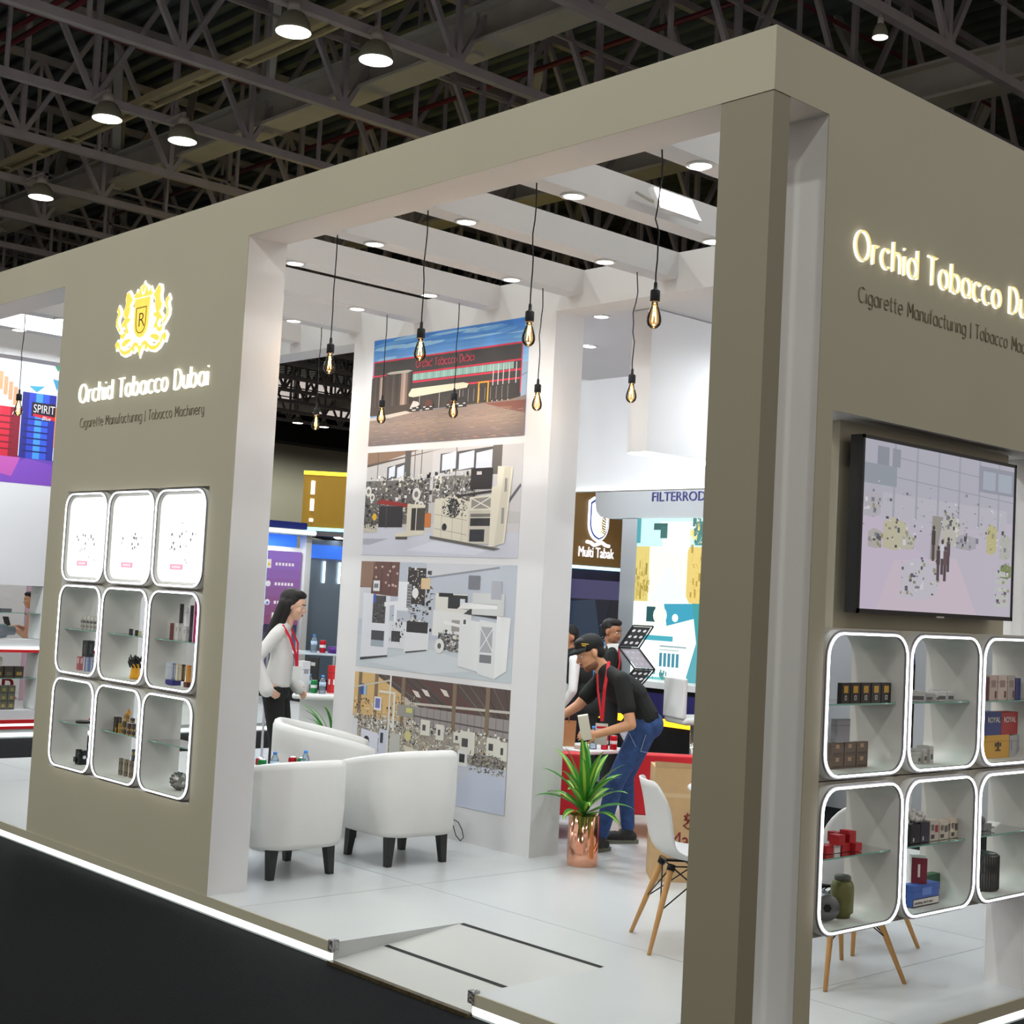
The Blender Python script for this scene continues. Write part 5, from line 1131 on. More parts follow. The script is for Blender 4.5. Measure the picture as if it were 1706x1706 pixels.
def head_extras(r, H, k, skin_hair=M_hair, beard=False, brow=True, lip=M_lip):
    P = lambda x, y, z: H@Vector((x*k, y*k, z*k)); R = H.to_3x3().to_4x4()
    for s in (1, -1):
        MB().sphere(P(.0765, s*.031, .0), .0125*k, n=12, m=8).build('eye', M_eyew, r); MB().sphere(P(.0845, s*.0315, -.001), .006*k, n=10, m=6).build('iris', M_iris, r)
        if brow: b = MB(); capsule(b, P(.096, s*.014, .024), P(.083, s*.05, .026), .0042*k, .003*k, 8); b.build('eyebrow', skin_hair, r)
    b = MB(); ell(b, P(.0935, 0, -.062), .006*k, .021*k, .0045*k, R); ell(b, P(.0925, 0, -.0705), .006*k, .018*k, .005*k, R); b.build('lips', lip, r)
    if beard:
        b = MB(); ell(b, P(.020, 0, -.085), .062*k, .0590*k, .040*k, R); ell(b, P(.056, 0, -.101), .029*k, .028*k, .021*k, R)
        capsule(b, P(.094, -.02, -.053), P(.094, .02, -.053), .0045*k, .0045*k, 8); b.build('beard', M_beard, r)
def add_hand(mb, wrist, d, n, side=1, k=1.0, curl=.9):
    """d: direction of the hand, n: back-of-hand normal; fingers curl away from n"""
    w = Vector(wrist); d = Vector(d).normalized(); n = Vector(n); n = (n-d*n.dot(d)).normalized(); s = d.cross(n)*side
    palm = w+d*.045*k; M = Matrix((d, s, n)).transposed().to_4x4(); ell(mb, palm, .05*k, .038*k, .016*k, M); capsule(mb, w, w+d*.03*k, .024*k, .024*k, 10)
    for i, (o, L) in enumerate(((-.029, .065), (-.01, .078), (.01, .074), (.028, .06))):
        p = w+d*.08*k+s*o*k; dd = d.copy(); L *= k; rr = .0085*k
        for q, (f, c) in enumerate(((.45, curl*.5), (.32, curl), (.23, curl*.8))):
            dd = (dd*math.cos(c*.75)-n*math.sin(c*.75)).normalized() if False else (dd*math.cos(c*.6)+(-n*math.sin(c*.6))).normalized()
            e = p+dd*L*f; capsule(mb, p, e, rr, rr*.88, 8); p = e; rr *= .9
    p = w+d*.02*k-s*.03*k; e = p+(d*.6-s*.55-n*.3).normalized()*.034*k; capsule(mb, p, e, .012*k, .0105*k, 8); e2 = e+(d*.85-s*.05-n*.55).normalized()*.028*k; capsule(mb, e, e2, .0105*k, .0085*k, 8)
def person(lab, base, J, head, k=1.0, skin=M_skinA, vox=.009, top=None, trousers=None, shoes=M_shoe, sleeve=.5, beard=False, hands=None, toes=None, hips_w=1.0, flare=False, extras=None, chest=1.0):
    """J: joints in (lateral, depth, height) relative to base; everything in one frame"""
    r = empty('person', (base[0], base[1], base[2]), 0, lab, 'person')
    W_ = lambda p: LAT*p[0]+DEP*p[1]+Vector((0, 0, p[2]))
    J = {a: W_(b) for a, b in J.items()}; fwd = W_(head[1]); H = head_frame(J['head'], fwd, W_(head[2]) if len(head) > 2 else (0, 0, 1))
    mb = MB(); add_head(mb, H, k); capsule(mb, H@Vector((-.02*k, 0, -.06*k)), J['neck'], .052*k, .058*k)
    sh = (J['shL']+J['shR'])/2; hip = J['hip']; spine = J.get('spine', (sh+hip)/2); side = (J['shL']-J['shR']); hv = side.normalized(); hl = J.get('hipL', hip+hv*.085*k); hr = J.get('hipR', hip-hv*.085*k)
    def torso(b, g, low=True):
        f = hv.cross((sh-hip).normalized())
        key = ((0, .165*hips_w, .112), (.2, .155*hips_w, .108), (.42, .138, .10), (.65, .155*chest, .112*chest), (.85, .168*chest, .112*chest), (1.0, .15*chest, .085))
        for q in range(17):
            t = q/16
            if not low and t < .12: continue
            i = max(j for j in range(5) if key[j][0] <= t); u = (t-key[i][0])/(key[i+1][0]-key[i][0]); w = key[i][1]*(1-u)+key[i+1][1]*u; dpt = key[i][2]*(1-u)+key[i+1][2]*u
            p = hip.lerp(spine, t/.5) if t < .5 else spine.lerp(sh, (t-.5)/.5); u = (sh-hip).normalized()
            M = Matrix((hv, f, u)).transposed().to_4x4(); ell(b, p, (w*k+g), (dpt*k+g), .085*k, M)
        capsule(b, J['shL'], J['neck'], .055*k+g, .05*k+g); capsule(b, J['shR'], J['neck'], .055*k+g, .05*k+g)
    torso(mb, -.012)
    for s in 'LR':
        capsule(mb, J['sh'+s], J['el'+s], .048*k, .038*k); capsule(mb, J['el'+s], J['wr'+s], .038*k, .026*k)
        hd, hn, cu, sd = hands[s] if hands else ((J['wr'+s]-J['el'+s]), DEP, .7, 1 if s == 'L' else -1)
        if hands: hd = W_(hd); hn = W_(hn)
        add_hand(mb, J['wr'+s], hd, hn, sd, k, cu)
        hh = hl if s == 'L' else hr
        capsule(mb, hh, J['kn'+s], .078*k, .052*k); capsule(mb, J['kn'+s], J['an'+s], .05*k, .033*k)
        t = W_(toes[s]); capsule(mb, J['an'+s]-Vector((0, 0, .035*k)), J['an'+s]-Vector((0, 0, .05*k))+t*.12, .034*k, .026*k)
    blob('body', mb, skin, vox, r, 4)
    head_extras(r, H, k, beard=beard)
    b = MB(); torso(b, .004, False)
    for s in 'LR':
        a, e, w = J['sh'+s], J['el'+s], J['wr'+s]
        if sleeve <= 1: capsule(b, a, a.lerp(e, sleeve), .062*k, .060*k if sleeve < .9 else .05*k)
        else:
            capsule(b, a, e, .060*k, .048*k); q = e.lerp(w, min(1, sleeve-1)); capsule(b, e, q, .048*k, .05*k if flare else .037*k)
            if flare: capsule(b, e.lerp(w, .5), w+(w-e).normalized()*.03, .045*k, .062*k)
    if top: blob('shirt', b, top, vox, r, 12)
    b = MB(); ell(b, hip, .165*k*hips_w, .12*k, .11*k, Matrix((hv, hv.cross((sh-hip).normalized()), (sh-hip).normalized())).transposed().to_4x4())
    ell(b, hip+(sh-hip).normalized()*.07, .155*k*hips_w, .115*k, .08*k, Matrix((hv, hv.cross((sh-hip).normalized()), (sh-hip).normalized())).transposed().to_4x4())
    for s in 'LR': hh = hl if s == 'L' else hr; capsule(b, hh, J['kn'+s], .095*k, .066*k); capsule(b, J['kn'+s], J['an'+s]+Vector((0, 0, .02)), .066*k, .050*k)
    if trousers: blob('trousers', b, trousers, vox, r, 5)
    for s in 'LR':
        t = W_(toes[s]).normalized(); b = MB(); a = J['an'+s]; z0 = .045*k; p = Vector((a.x, a.y, z0)); capsule(b, p-t*.03, p+t*.15*k, .042*k, .036*k); capsule(b, Vector((a.x, a.y, .09*k)), p+t*.06, .042*k, .045*k); capsule(b, p+t*.04, p+t*.13*k, .048*k, .042*k)
        sh_ = blob('shoe', b, shoes, vox, r, 4)
        sl = MB(); q = t.cross(Vector((0, 0, 1))); pts = [(-.075, -.03), (.0, -.04), (.1, -.048), (.165, -.04), (.195, 0), (.165, .04), (.1, .048), (0, .04), (-.075, .03), (-.088, 0)]
        base_ = Vector((a.x, a.y, .001)); n = len(pts); vs = [base_+t*x*k+q*y*k for x, y in pts]; vs += [v+Vector((0, 0, .026)) for v in vs]
        sl.add(vs, [list(range(n)), list(range(n, 2*n))[::-1]]+[(i, n+i, n+(i+1) % n, (i+1) % n) for i in range(n)]).build('sole', M_sole, sh_, weld=True)
    return r, H, J
def hair_short(r, H, k, m=M_hair, vox=.007):
    P = lambda x, y, z: H@Vector((x*k, y*k, z*k)); R = H.to_3x3().to_4x4(); b = MB()
    ell(b, P(-.03, 0, .045), .098*k, .083*k, .088*k, R); ell(b, P(.02, 0, .095), .075*k, .07*k, .04*k, R); ell(b, P(-.055, 0, -.0), .06*k, .074*k, .08*k, R)
    return blob('hair', b, m, vox, r, 3)
def strap(r, pts, w, name='lanyard', m=M_redband):
    mb = MB()
    for a, b in zip(pts, pts[1:]): mb.bar(a, b, w, .004, up=(.7354, -.6777, .01))
    return mb.build(name, m, r)

# bending man in black polo and jeans; base below px column of his waist
bx, by = -3.43, 3.05
p0 = Vector((-3.5333, 3.1342, ZP))      # reference point on the floor
def bend():
    z = lambda v: v-ZP
    J = dict(head=(-.215, -.02, z(1.455)), neck=(-.12, .0, z(1.345)), shL=(.0, -.19, z(1.285)), shR=(-.12, .17, z(1.255)), spine=(.09, .0, z(1.175)), hip=(.20, .02, z(.975)),
             elL=(.07, -.27, z(.995)), wrL=(-.155, -.24, z(.915)), elR=(-.27, .14, z(1.075)), wrR=(-.43, .08, z(.97)),
             hipL=(.18, -.06, z(.95)), hipR=(.205, .1, z(.95)), knL=(.0, -.10, z(.60)), anL=(-.075, -.02, z(.20)), knR=(.085, .17, z(.60)), anR=(.14, .37, z(.205)))
    r, H, J2 = person('person in black cap, black polo shirt and blue jeans, bending forward to the left', (p0.x, p0.y, p0.z), J, [0, (-.93, -.28, -.42), (-.35, 0, 1)], .98, M_skinA, .0055, M_blackcloth, M_denim, sleeve=.62, beard=True,
        hands=dict(L=((-1, .1, -.05), (.15, -.9, .45), 1.15, 1), R=((-.8, -.3, -.5), (0, -.4, .9), .6, -1)), toes=dict(L=(-.75, -.66, 0), R=(-.97, -.2, 0)))
    P = lambda x, y, z: H@Vector((x, y, z)); R = H.to_3x3().to_4x4()
    hair_short(r, H, .93)
    b = MB(); ell(b, P(-.012, 0, .055), .104, .086, .078, R); cap = blob('cap', b, M_blackcloth, .007, r, 3)
    b = MB(); vs = []; n = 10
    for i in range(n+1):
        a = -1.25+2.5*i/n
        for q, rr in enumerate((.085, .165)): vs.append(P(.0+rr*math.cos(a)*(1.0 if q else 1), rr*math.sin(a)*.62 if q else rr*math.sin(a)*.85, .062-.02*q-.012*abs(math.sin(a))*q))
    b.smooth = True; b.add(vs, [(2*i, 2*i+1, 2*i+3, 2*i+2) for i in range(n)]); o = b.build('visor', M_blackcloth, cap); sd = o.modifiers.new('s', 'SOLIDIFY'); sd.thickness = .005
    Fc = Matrix.Translation(P(.062, .077, .075))@head_frame((0, 0, 0), H.to_3x3()@Vector((1, .9, .1))).to_3x3().to_4x4()@Matrix(((0, 0, 1, 0), (1, 0, 0, 0), (0, 1, 0, 0), (0, 0, 0, 1)))
    for x0, x1, y0 in ((0, .055, .008), (.004, .034, -.004)): MB().box(x0, x1, y0, y0+.006, 0, .002, Fc).build('cap_embroidery', mat('yellow_thread', (214, 176, 50), .6), cap)
    # collar, lanyard with badge
    nk = J2['neck']; 
    V = lambda a, b_, c: LAT*a+DEP*b_+Vector((0, 0, z(c)))
    strap(r, [V(-.085, -.075, 1.405), V(-.095, -.125, 1.33), V(-.11, -.155, 1.23), V(-.115, -.16, 1.11), V(-.118, -.16, 1.0)], .022)
    strap(r, [V(-.16, .0, 1.36), V(-.15, -.08, 1.2), V(-.118, -.15, 1.0)], .014)
    bd = MB().bar(V(-.118, -.16, .985), V(-.12, -.16, .84), .085, .004, up=(.7354, -.6777, 0)).build('badge', M_whitecloth, r)
    MB().bar(V(-.118, -.162, .965), V(-.118, -.162, .95), .07, .003, up=(.7354, -.6777, 0)).build('badge_stripe', M_redband, bd)
    MB().bar(V(.165, -.125, 1.02), V(.27, -.10, 1.06), .006, .045, up=(0, 0, 1)).build('belt', M_black, r)
    b = MB()
    for a, e in ((V(.07, -.172, .93), V(.12, -.17, .84)), (V(.185, -.15, .92), V(.155, -.155, .81)), (V(.185, -.15, .92), V(.24, -.12, .94)), (V(.155, -.155, .81), V(.21, -.135, .80))): b.bar(a, e, .004)
    b.build('denim_stitching', mat('pale_stitching', (150, 160, 180), .8), r)
    return r
bend()
o = MB().bar(Vector((0, 0, -.085)), Vector((0, 0, .085)), .05, .07).build('white_carton_box', mat('cream_box', (222, 216, 204), .6)); bevel(o, .003)
o.location = p0+LAT*-.238+DEP*-.245+Vector((0, 0, .86)); o.rotation_euler = (.1, -.22, .75); tag(o, 'slim cream-coloured carton held upright in the hand of the bending man', 'carton')

# standing woman
def woman():
    b = Vector((-6.28, 2.22, ZP)); z = lambda v: v-ZP
    J = dict(head=(.035, .0, z(1.655)), neck=(-.02, 0, z(1.50)), shL=(-.045, .13, z(1.42)), shR=(-.07, -.13, z(1.42)), spine=(-.035, 0, z(1.22)), hip=(-.07, 0, z(.98)),
             elR=(-.20, -.2, z(1.23)), wrR=(-.115, -.21, z(1.02)), elL=(-.10, .22, z(1.2)), wrL=(.07, .16, z(1.02)),
             hipR=(-.075, -.075, z(.96)), hipL=(-.06, .075, z(.96)), knR=(-.02, -.07, z(.57)), knL=(.02, .07, z(.57)), anR=(-.04, -.07, z(.19)), anL=(.01, .07, z(.19)))
    r, H, J2 = person('person with long black hair, white blouse and black trousers, standing in profile', b, J, [0, (.93, -.12, -.18), (.1, 0, 1)], .94, M_skinC, .008, M_whitecloth, M_blackcloth, sleeve=1.8, flare=True, hips_w=.92, chest=.78,
        hands=dict(R=((.75, .0, -.6), (-.3, -.8, .2), .9, 1), L=((.6, -.1, -.7), (0, .8, .3), .8, -1)), toes=dict(L=(1, 0, 0), R=(1, .1, 0)))
    P = lambda x, y, z: H@Vector((x, y, z)); R = H.to_3x3().to_4x4(); h = MB()
    ell(h, P(-.03, 0, .045), .098, .084, .09, R); ell(h, P(.01, 0, .09), .075, .07, .04, R); ell(h, P(-.05, 0, -.04), .065, .08, .1, R)
    for s in (-.05, -.02, .02, .05): capsule(h, P(-.065, s, .0), LAT*-.17+DEP*s*1.3+Vector((0, 0, z(1.33))), .05, .028)
    capsule(h, P(-.015, -.07, .02), P(-.035, -.07, -.16), .028, .022)
    blob('hair', h, M_hair, .008, r, 4)
    V = lambda a, c, d: LAT*a+DEP*c+Vector((0, 0, z(d)))
    strap(r, [V(-.03, -.10, 1.50), V(.04, -.115, 1.40), V(.085, -.09, 1.28), V(.095, -.06, 1.18)], .02); strap(r, [V(.01, .03, 1.49), V(.085, -.0, 1.36), V(.1, -.05, 1.18)], .015)
    MB().bar(V(.10, -.06, 1.18), V(.105, -.06, 1.07), .07, .004, up=(.7354, -.6777, 0)).build('badge', M_whitecloth, r)
woman()
def stander(lab, b, h, lean, face, top, trs, skin, beard=False, sleeve=1.95, arm=None, k=.95, up=(0, 0, 1)):
    s = h/1.72; z = lambda v: v*s; l = lean
    J = dict(head=(l*1.0, 0, z(1.60)), neck=(l*.8, 0, z(1.45)), shL=(l*.7, .17, z(1.38)), shR=(l*.7, -.17, z(1.38)), spine=(l*.4, 0, z(1.15)), hip=(0, 0, z(.93)), elL=(l*.6-.03, .24, z(1.1)), elR=(l*.6-.03, -.24, z(1.1)), wrL=(l*.6+face*.12, .2, z(.95)), wrR=(l*.6+face*.12, -.2, z(.95)),
             knL=(.02, .09, z(.5)), knR=(.02, -.09, z(.5)), anL=(0, .1, z(.09)), anR=(0, -.1, z(.09)))
    if arm: J.update(arm)
    J = {a: tuple(v) for a, v in J.items()}
    r, H, J2 = person(lab, b, J, [0, (face, -.55, -.12), up], k*s, skin, .01, top, trs, sleeve=sleeve, beard=beard, hands=dict(L=((face, 0, -.2), (0, .5, .8), .8, 1), R=((face, 0, -.2), (0, -.5, .8), .8, -1)), toes=dict(L=(face, -.5, 0), R=(face, -.5, 0)))
    hair_short(r, H, k*s, vox=.009); return r, H, J2
r, H, J2 = stander('person in black suit with tie and red lanyard, standing behind the bending man', Vector((-5.82, 5.48, 0)), 1.66, 0, .75, M_blackcloth, M_blackcloth, M_skinB, beard=True)
mb = MB(); c = J2['neck']; V = lambda a, b_, d: c+LAT*a+DEP*b_+Vector((0, 0, d))
mb.add([V(-.05, -.105, .03), V(.06, -.105, .04), V(.03, -.165, -.22)], [(0, 1, 2)]); o = mb.build('shirt_front', M_whitecloth, r); sd = o.modifiers.new('s', 'SOLIDIFY'); sd.thickness = .01
MB().bar(V(.008, -.125, .0), V(.025, -.178, -.2), .035, .008, up=(.7354, -.6777, 0)).build('tie', M_black, r)
strap(r, [V(.06, -.08, .02), V(.075, -.135, -.12), V(.05, -.15, -.3)], .016)
r, H, J2 = stander('person in black waistcoat over white shirt, half hidden behind the bending man', Vector((-5.25, 4.62, ZP)), 1.50, -.2, -.9, M_whitecloth, M_blackcloth, M_skinB)
b = MB(); hv = (J2['shL']-J2['shR']).normalized(); u = (J2['neck']-J2['hip']).normalized(); M = Matrix((hv, hv.cross(u), u)).transposed().to_4x4()
for t in (0, .3, .6, .85): ell(b, J2['hip'].lerp(J2['neck'], t), .172, .128, .12, M)
blob('waistcoat', b, M_blackcloth, .01, r, 4)
r, H, J2 = stander('person in beige shirt looking down at a phone beyond the far left wall', Vector((-13.5, 3.56, ZP)), 1.47, -.22, -.95, mat('beige_shirt', (196, 150, 128), .8), M_blackcloth, M_skinA, arm=dict(wrR=(-.36, -.2, 1.04), elR=(-.16, -.24, .92), wrL=(-.36, -.05, 1.04)))
strap(r, [J2['neck']+DEP*-.1, J2['neck']+DEP*-.14-Vector((0, 0, .2))], .04)
o = MB().box(-.035, .035, -.005, .005, -.07, .07).build('mobile_phone', M_black); o.location = Vector((-13.5, 3.56, 0))+LAT*-.45+DEP*-.14+Vector((0, 0, 1.20)); o.rotation_euler = (.7, 0, .8); tag(o, 'black mobile phone in the hand of the person at the far left', 'phone')
# ---------------------------------------------------------------- neighbouring stand across the aisle on the left (its front is the plane x = -11.83)
XN = -11.83
struct('floor_neighbour', MB().box(-20, XN, -4, 8, 0, ZP), M_floorw, 'white raised floor of the neighbouring stand')
struct('trim_31', MB().box(XN, XN+.01, -4, 8, .02, .055), M_led_soft, 'glowing strip under the neighbouring floor edge')
c0, c1 = 1.62, 2.70        # wall bay with openings, y range
mb = MB()
for a, b, c, d in ((-4, c0-.05, ZP, 4.4), (2.72, 3.6, ZP, 4.4), (c0-.05, 2.72, 1.66, 4.4), (c0-.05, 2.72, .95, 1.07), (c0-.05, 2.72, ZP, .30)): mb.box(XN-.3, XN, a, b, c, d)
struct('wall_neighbour', mb, M_white, 'white wall of the neighbouring stand with two open bays')
for z0, z1 in ((.93, .96), (.16, .2), (.10, .13)): 
    struct('trim_%d' % (32+int(z0*10)), MB().box(XN, XN+.012, -4, 3.6, z0, z1), mat('red_paint', (206, 30, 36), .5), 'red line on the neighbouring white wall')
struct('trim_50', MB().box(XN, XN+.014, -4, 3.6, .965, .985).box(XN, XN+.014, -4, 3.6, .135, .155), M_led_soft, 'glowing line on the neighbouring white wall')
for z0, z1, nm, gz in ((1.08, 1.65, 'upper', 1.36), (.31, .93, 'lower', .648)):
    r = empty('display_bay', (XN, 2.17, z0), 0, nm+' display bay with glass shelf in the neighbouring wall', 'display bay')
    MB().box(-.29, -.02, -.57, .54, gz-z0-.006, gz-z0).build('glass_shelf', M_glass, r)
    MB().box(-.018, -.014, -.57, .54, gz-z0-.006, gz-z0).build('glass_edge', M_glassedge, r)
    MB().box(-.30, 0, .54, .545, 0, z1-z0).build('side_panel', M_white, r)
for yy in (-.5, 1.0, 2.3):  # unseen spotlights added to brighten the neighbouring wall
    r = empty('added_arm_spotlight', (XN, yy, 4.35), 0, 'unseen arm spotlight added over the neighbouring wall, %s' % {-.5: 'nearest the camera side', 1.0: 'middle one', 2.3: 'farthest back'}[yy], 'spotlight', 'unseen arm spotlights added over the neighbouring wall')
    MB().bar((0, 0, 0), (1.3, 0, .25), .03).build('arm', M_steel_l, r); MB().box(1.22, 1.42, -.1, .1, .2, .26).build('lamp_head', M_black, r)
    l = light('added_arm_light', 'SPOT', (1.32, 0, .17), 140, (.92, .96, 1), r, spot_size=2.4, spot_blend=.7, shadow_soft_size=.08); l.rotation_euler = (0, math.radians(-38) if False else math.radians(38), 0)
def npack(lab, y0, y1, z0, z1, col, deco=(), x=-.15, d=.08, name='cigarette_pack'):
    return pack(name, lab, 'cigarette pack', (XN+x-d/2, XN+x+d/2, y0, y1, z0, z1), col, deco)
npack('pink and white pack on the far left upper glass shelf', 1.93, 2.22, 1.361, 1.44, (206, 120, 116), [('r', .7, 0, 1, 1, (150, 150, 150))], name='carton')
npack('dark flat pack beside the pink one on the far left shelf', 2.3, 2.42, 1.361, 1.40, (96, 100, 104))
r = empty('grey_machine_tool', (XN-.15, 2.28, 1.07), 0, 'grey ribbed machine tool lying at the bottom of the far left upper bay', 'machine tool')
MB().lathe([(.04, -.1), (.075, -.09), (.08, 0), (.075, .1), (.05, .12), (.05, .2), (.02, .21)], (0, 0, .082), 16, (0, 1, .05)).build('body', mat('tool_grey', (128, 134, 142), .45, metal=.4), r)
MB().cyl((0, -.3, .08), (0, -.1, .08), .02, n=10).build('shaft', M_steel_l, r)
for k in range(6):
    npack('dark brown patterned pack on the far left lower glass shelf, %s of six' % ['first', 'second', 'third', 'fourth', 'fifth', 'last'][k], 1.93+.115*k, 2.03+.115*k, .649, .77, (74, 66, 56), [('r', .2, .2, .8, .5, (170, 140, 70) if k % 2 else (110, 100, 80))])
r = empty('paper_box_group', (XN-.15, 2.3, .771), 0, 'black and white folded packet standing on the dark packs at the far left', 'packet')
MB().box(-.03, .03, -.12, -.04, 0, .12).build('dark_packet', M_black, r); MB().box(-.03, .03, -.03, .06, 0, .1).build('white_packet', mat('packet_white', (220, 214, 200), .5), r)
for q in range(3):
    for k in range(7): npack('brown gold patterned pack in the big stack of the far left lower bay', 1.92+.088*k, 2.0+.088*k, .302+.087*q, .387+.087*q, (104, 100, 86), [('r', .3, .3, .7, .7, (160, 140, 80)), ('r', .1, .05, .9, .15, (60, 58, 50))])['group'] = 'brown packs in the far left stack'
text_o = text('sign_letters', 'R', .34, F_right(XN-.295, 2.42, .40), mat('red_paint', (206, 30, 36)), None, .004); tag(text_o, 'red emblem letter behind the far left stack of packs', 'sign')
struct('wall_neighbour_rear', MB().box(-16.2, -16, -4, 8, ZP, 4.2), M_white, 'white rear wall of the neighbouring stand')
struct('wall_neighbour_back', MB().box(-12.6, -12.55, -4, 2.47, ZP, 1.0), mat('pinkish_white', (220, 205, 205), .6), 'low pale wall inside the neighbouring stand')
tag(pack('printed_partition', 'x', 'poster', (-15.2, -15.15, 4.02, 4.5, 0, 1.72), (206, 170, 190), [('r', .1, .6, .5, 1, (150, 60, 60))]), 'pink poster behind the person with the phone', 'poster')
A = Art(2.2, 1.42, F_right(XN+.0005, .535, 2.77), .0001)
A.sheet((226, 234, 244)); A.poly([(0, .0), (1, 0), (1, .2), (.7, .22), (.4, .18), (0, .2)], (104, 72, 176)); A.poly([(.55, 0), (1, 0), (1, .16), (.85, .2), (.7, .06)], (126, 76, 186)); A.poly([(.6, .1), (.78, .05), (.82, .2), (.66, .22)], (190, 90, 176)); A.poly([(.4, .06), (.62, .12), (.66, .24), (.4, .22)], (196, 92, 170))
for x0, x1, cs in ((.55, .805, [(150, 30, 50), (214, 40, 66), (220, 60, 84), (200, 36, 60), (130, 26, 46)]), (.81, .985, [(40, 44, 130), (52, 70, 190), (70, 150, 240), (56, 90, 210), (46, 50, 150)])):
    for k in range(10): A.rect(x0+(x1-x0)*k/10, .2, x0+(x1-x0)*(k+1)/10+.001, .58 if x0 < .8 else .71, cs[k//2])
    for k in range(6): A.rect(x0+.015, .25+.05*k, x1-.03, .262+.05*k, tuple(int(v*.55) for v in cs[1]))
for k in range(8): h = .86-.035*abs(k-3.5); A.rect(.58+.026*k, .58, .601+.026*k, h, (238, 234, 228)); A.rect(.58+.026*k, h-.14, .601+.026*k, h, (214, 150, 110))
A.rect(.86, .53, .985, .64, (40, 30, 50)); A.poly([(.87, .53), (.985, .51), (.985, .54), (.87, .55)], (200, 40, 60)); A.rect(.985, .3, 1, .62, (230, 150, 90))
A.poly([(.84, .76), (.88, .72), (.92, .77)], (70, 160, 190)); A.poly([(.95, .98), (.985, .9), (1, .98)], (50, 140, 110)); A.poly([(.96, .84), (1, .83), (.985, .75)], (70, 150, 190))
o = A.mb.build('wall_poster', M_print); tag(o, 'large poster of red and blue cigarette packs at the far left', 'poster')
text('poster_words', 'SPIRIT', .13, F_right(.0, 0, 0)@Matrix.Translation((2.445, 3.565, XN+.016)), M_inkw, o, .0005, width=.245)
text('poster_script', 'Blue', .06, F_right(.0, 0, 0)@Matrix.Translation((2.54, 3.49, XN+.016)), M_inkw, o, .0005, shear=.4)
text('poster_script', 'Red', .07, F_right(.0, 0, 0)@Matrix.Translation((2.20, 3.51, XN+.016)), M_inkw, o, .0005, shear=.4)

# ---------------------------------------------------------------- grey stand behind the rear opening
YG = 7.0
M_grey = mat('cool_grey_panel', (168, 172, 176), .5)
r = empty('grey_exhibition_stand', (-6.2, YG, 0), 0, 'grey exhibition stand with dark blue lettering on its rounded fascia', 'exhibition stand')
FF = F_front(-6.2, 0, 0); L = lambda x: x+6.2
pts = [(-1.38+.22, 2.714), (3.2, 2.714), (3.2, 3.6), (-1.385, 3.6), (-1.385, 2.9), (-1.36, 2.8), (-1.30, 2.74)]
MB().prism(pts, -.35, F_front(0, 0, 0)).build('fascia', M_grey, r)
for xx in (-.9, .2, 1.6):  # lamps on arms, added to brighten the dark grey stand
    lp = MB().box(xx-.06, xx+.06, -1.2, -1.1, 3.3, 3.38).bar((xx, -1.12, 3.36), (xx, 0, 3.5), .03).build('added_spot_arm', M_black, r)
    l = light('added_spot_arm_light', 'SPOT', (xx, -1.1, 3.28), 45, (.95, .98, 1), lp, spot_size=2.6, spot_blend=.7, shadow_soft_size=.05); l.rotation_euler = (.75, 0, 0)
text('fascia_letters', 'FILTERROD', .14, F_front(-.552, -.002, 2.895), mat('navy_paint', (40, 40, 112), .5), r, .004, width=.715)
MB().box(-.965, -.735, .0, .35, 0, 2.72).build('column', M_grey, r)
MB().box(-.72, 3.2, .30, .35, 0, 2.72).build('back_wall', M_grey, r)
A = Art(.94, 1.74, F_front(-.725, -.0, .975), .0004); R = random.Random(5)
A.sheet((200, 240, 234), .25 if False else .02)
A.rect(0, .83, 1, 1, (190, 228, 224)); A.rect(0, .5, .25, .83, (208, 190, 110)); A.rect(.7, .5, 1, .83, (214, 190, 110)); A.rect(.2, .5, .75, .83, (246, 246, 220))
clA = lambda n, x0, x1, y0, y1, pal, a, b: clutter(A, R, n, x0, x1, y0, y1, pal, a, b)
clA(40, 0, .2, .5, .7, [(150, 130, 60), (190, 170, 90)], .02, .05); clA(40, .8, 1, .5, .8, [(170, 140, 60), (220, 190, 110)], .02, .05)
A.poly([(.25, .5), (.45, .7), (.55, .7), (.8, .5)], (220, 245, 245)); A.poly([(.4, .8), (.35, .98), (.9, .98), (.75, .8)], (236, 250, 246)); A.rect(.25, .93, .45, .97, (40, 90, 86)); A.rect(.35, .88, .45, .95, (50, 100, 96)); A.rect(.85, .84, 1, .98, (70, 130, 126)); clA(30, .75, 1, .84, 1, [(60, 110, 108), (200, 230, 220), (230, 210, 120)], .02, .06); A.rect(0, .85, .06, 1, (70, 150, 160))
A.rect(0, .27, 1, .5, (232, 246, 232)); A.poly([(.5, .36), (.95, .42), (.95, .5), (.45, .49)], (60, 150, 176)); A.poly([(.93, .27), (1, .27), (1, .5), (.85, .5)], (60, 146, 150)); A.rect(.2, .38, .33, .47, (40, 80, 84)); A.circ(.4, .42, .1, (236, 244, 220), 16); A.circ(.62, .41, .045, (230, 250, 250), 10); A.rect(.05, .27, .6, .3, (70, 160, 176)); A.rect(0, .0, 1, .27, (238, 250, 248))
A.poly([(.8, .05), (1, 0), (1, .27), (.93, .27)], (84, 156, 166)); A.poly([(0, .0), (.75, .0), (.75, .06), (0, .05)], (110, 190, 190))
for k in range(5): A.rect(.42+.06*k, .12, .46+.06*k, .2, (70, 130, 150))
A.rect(.42, .235, .8, .245, (150, 170, 170)); A.rect(.42, .215, .7, .222, (170, 185, 185)); clA(30, .1, .6, .02, .08, [(90, 150, 140), (60, 120, 130)], .02, .04)
A.mb.build('lit_panel', M_lightbox, r)
r = empty('bar_counter', (-5.95, 6.55, 0), 0, 'white topped black bar counter in front of the lit machine picture', 'counter')
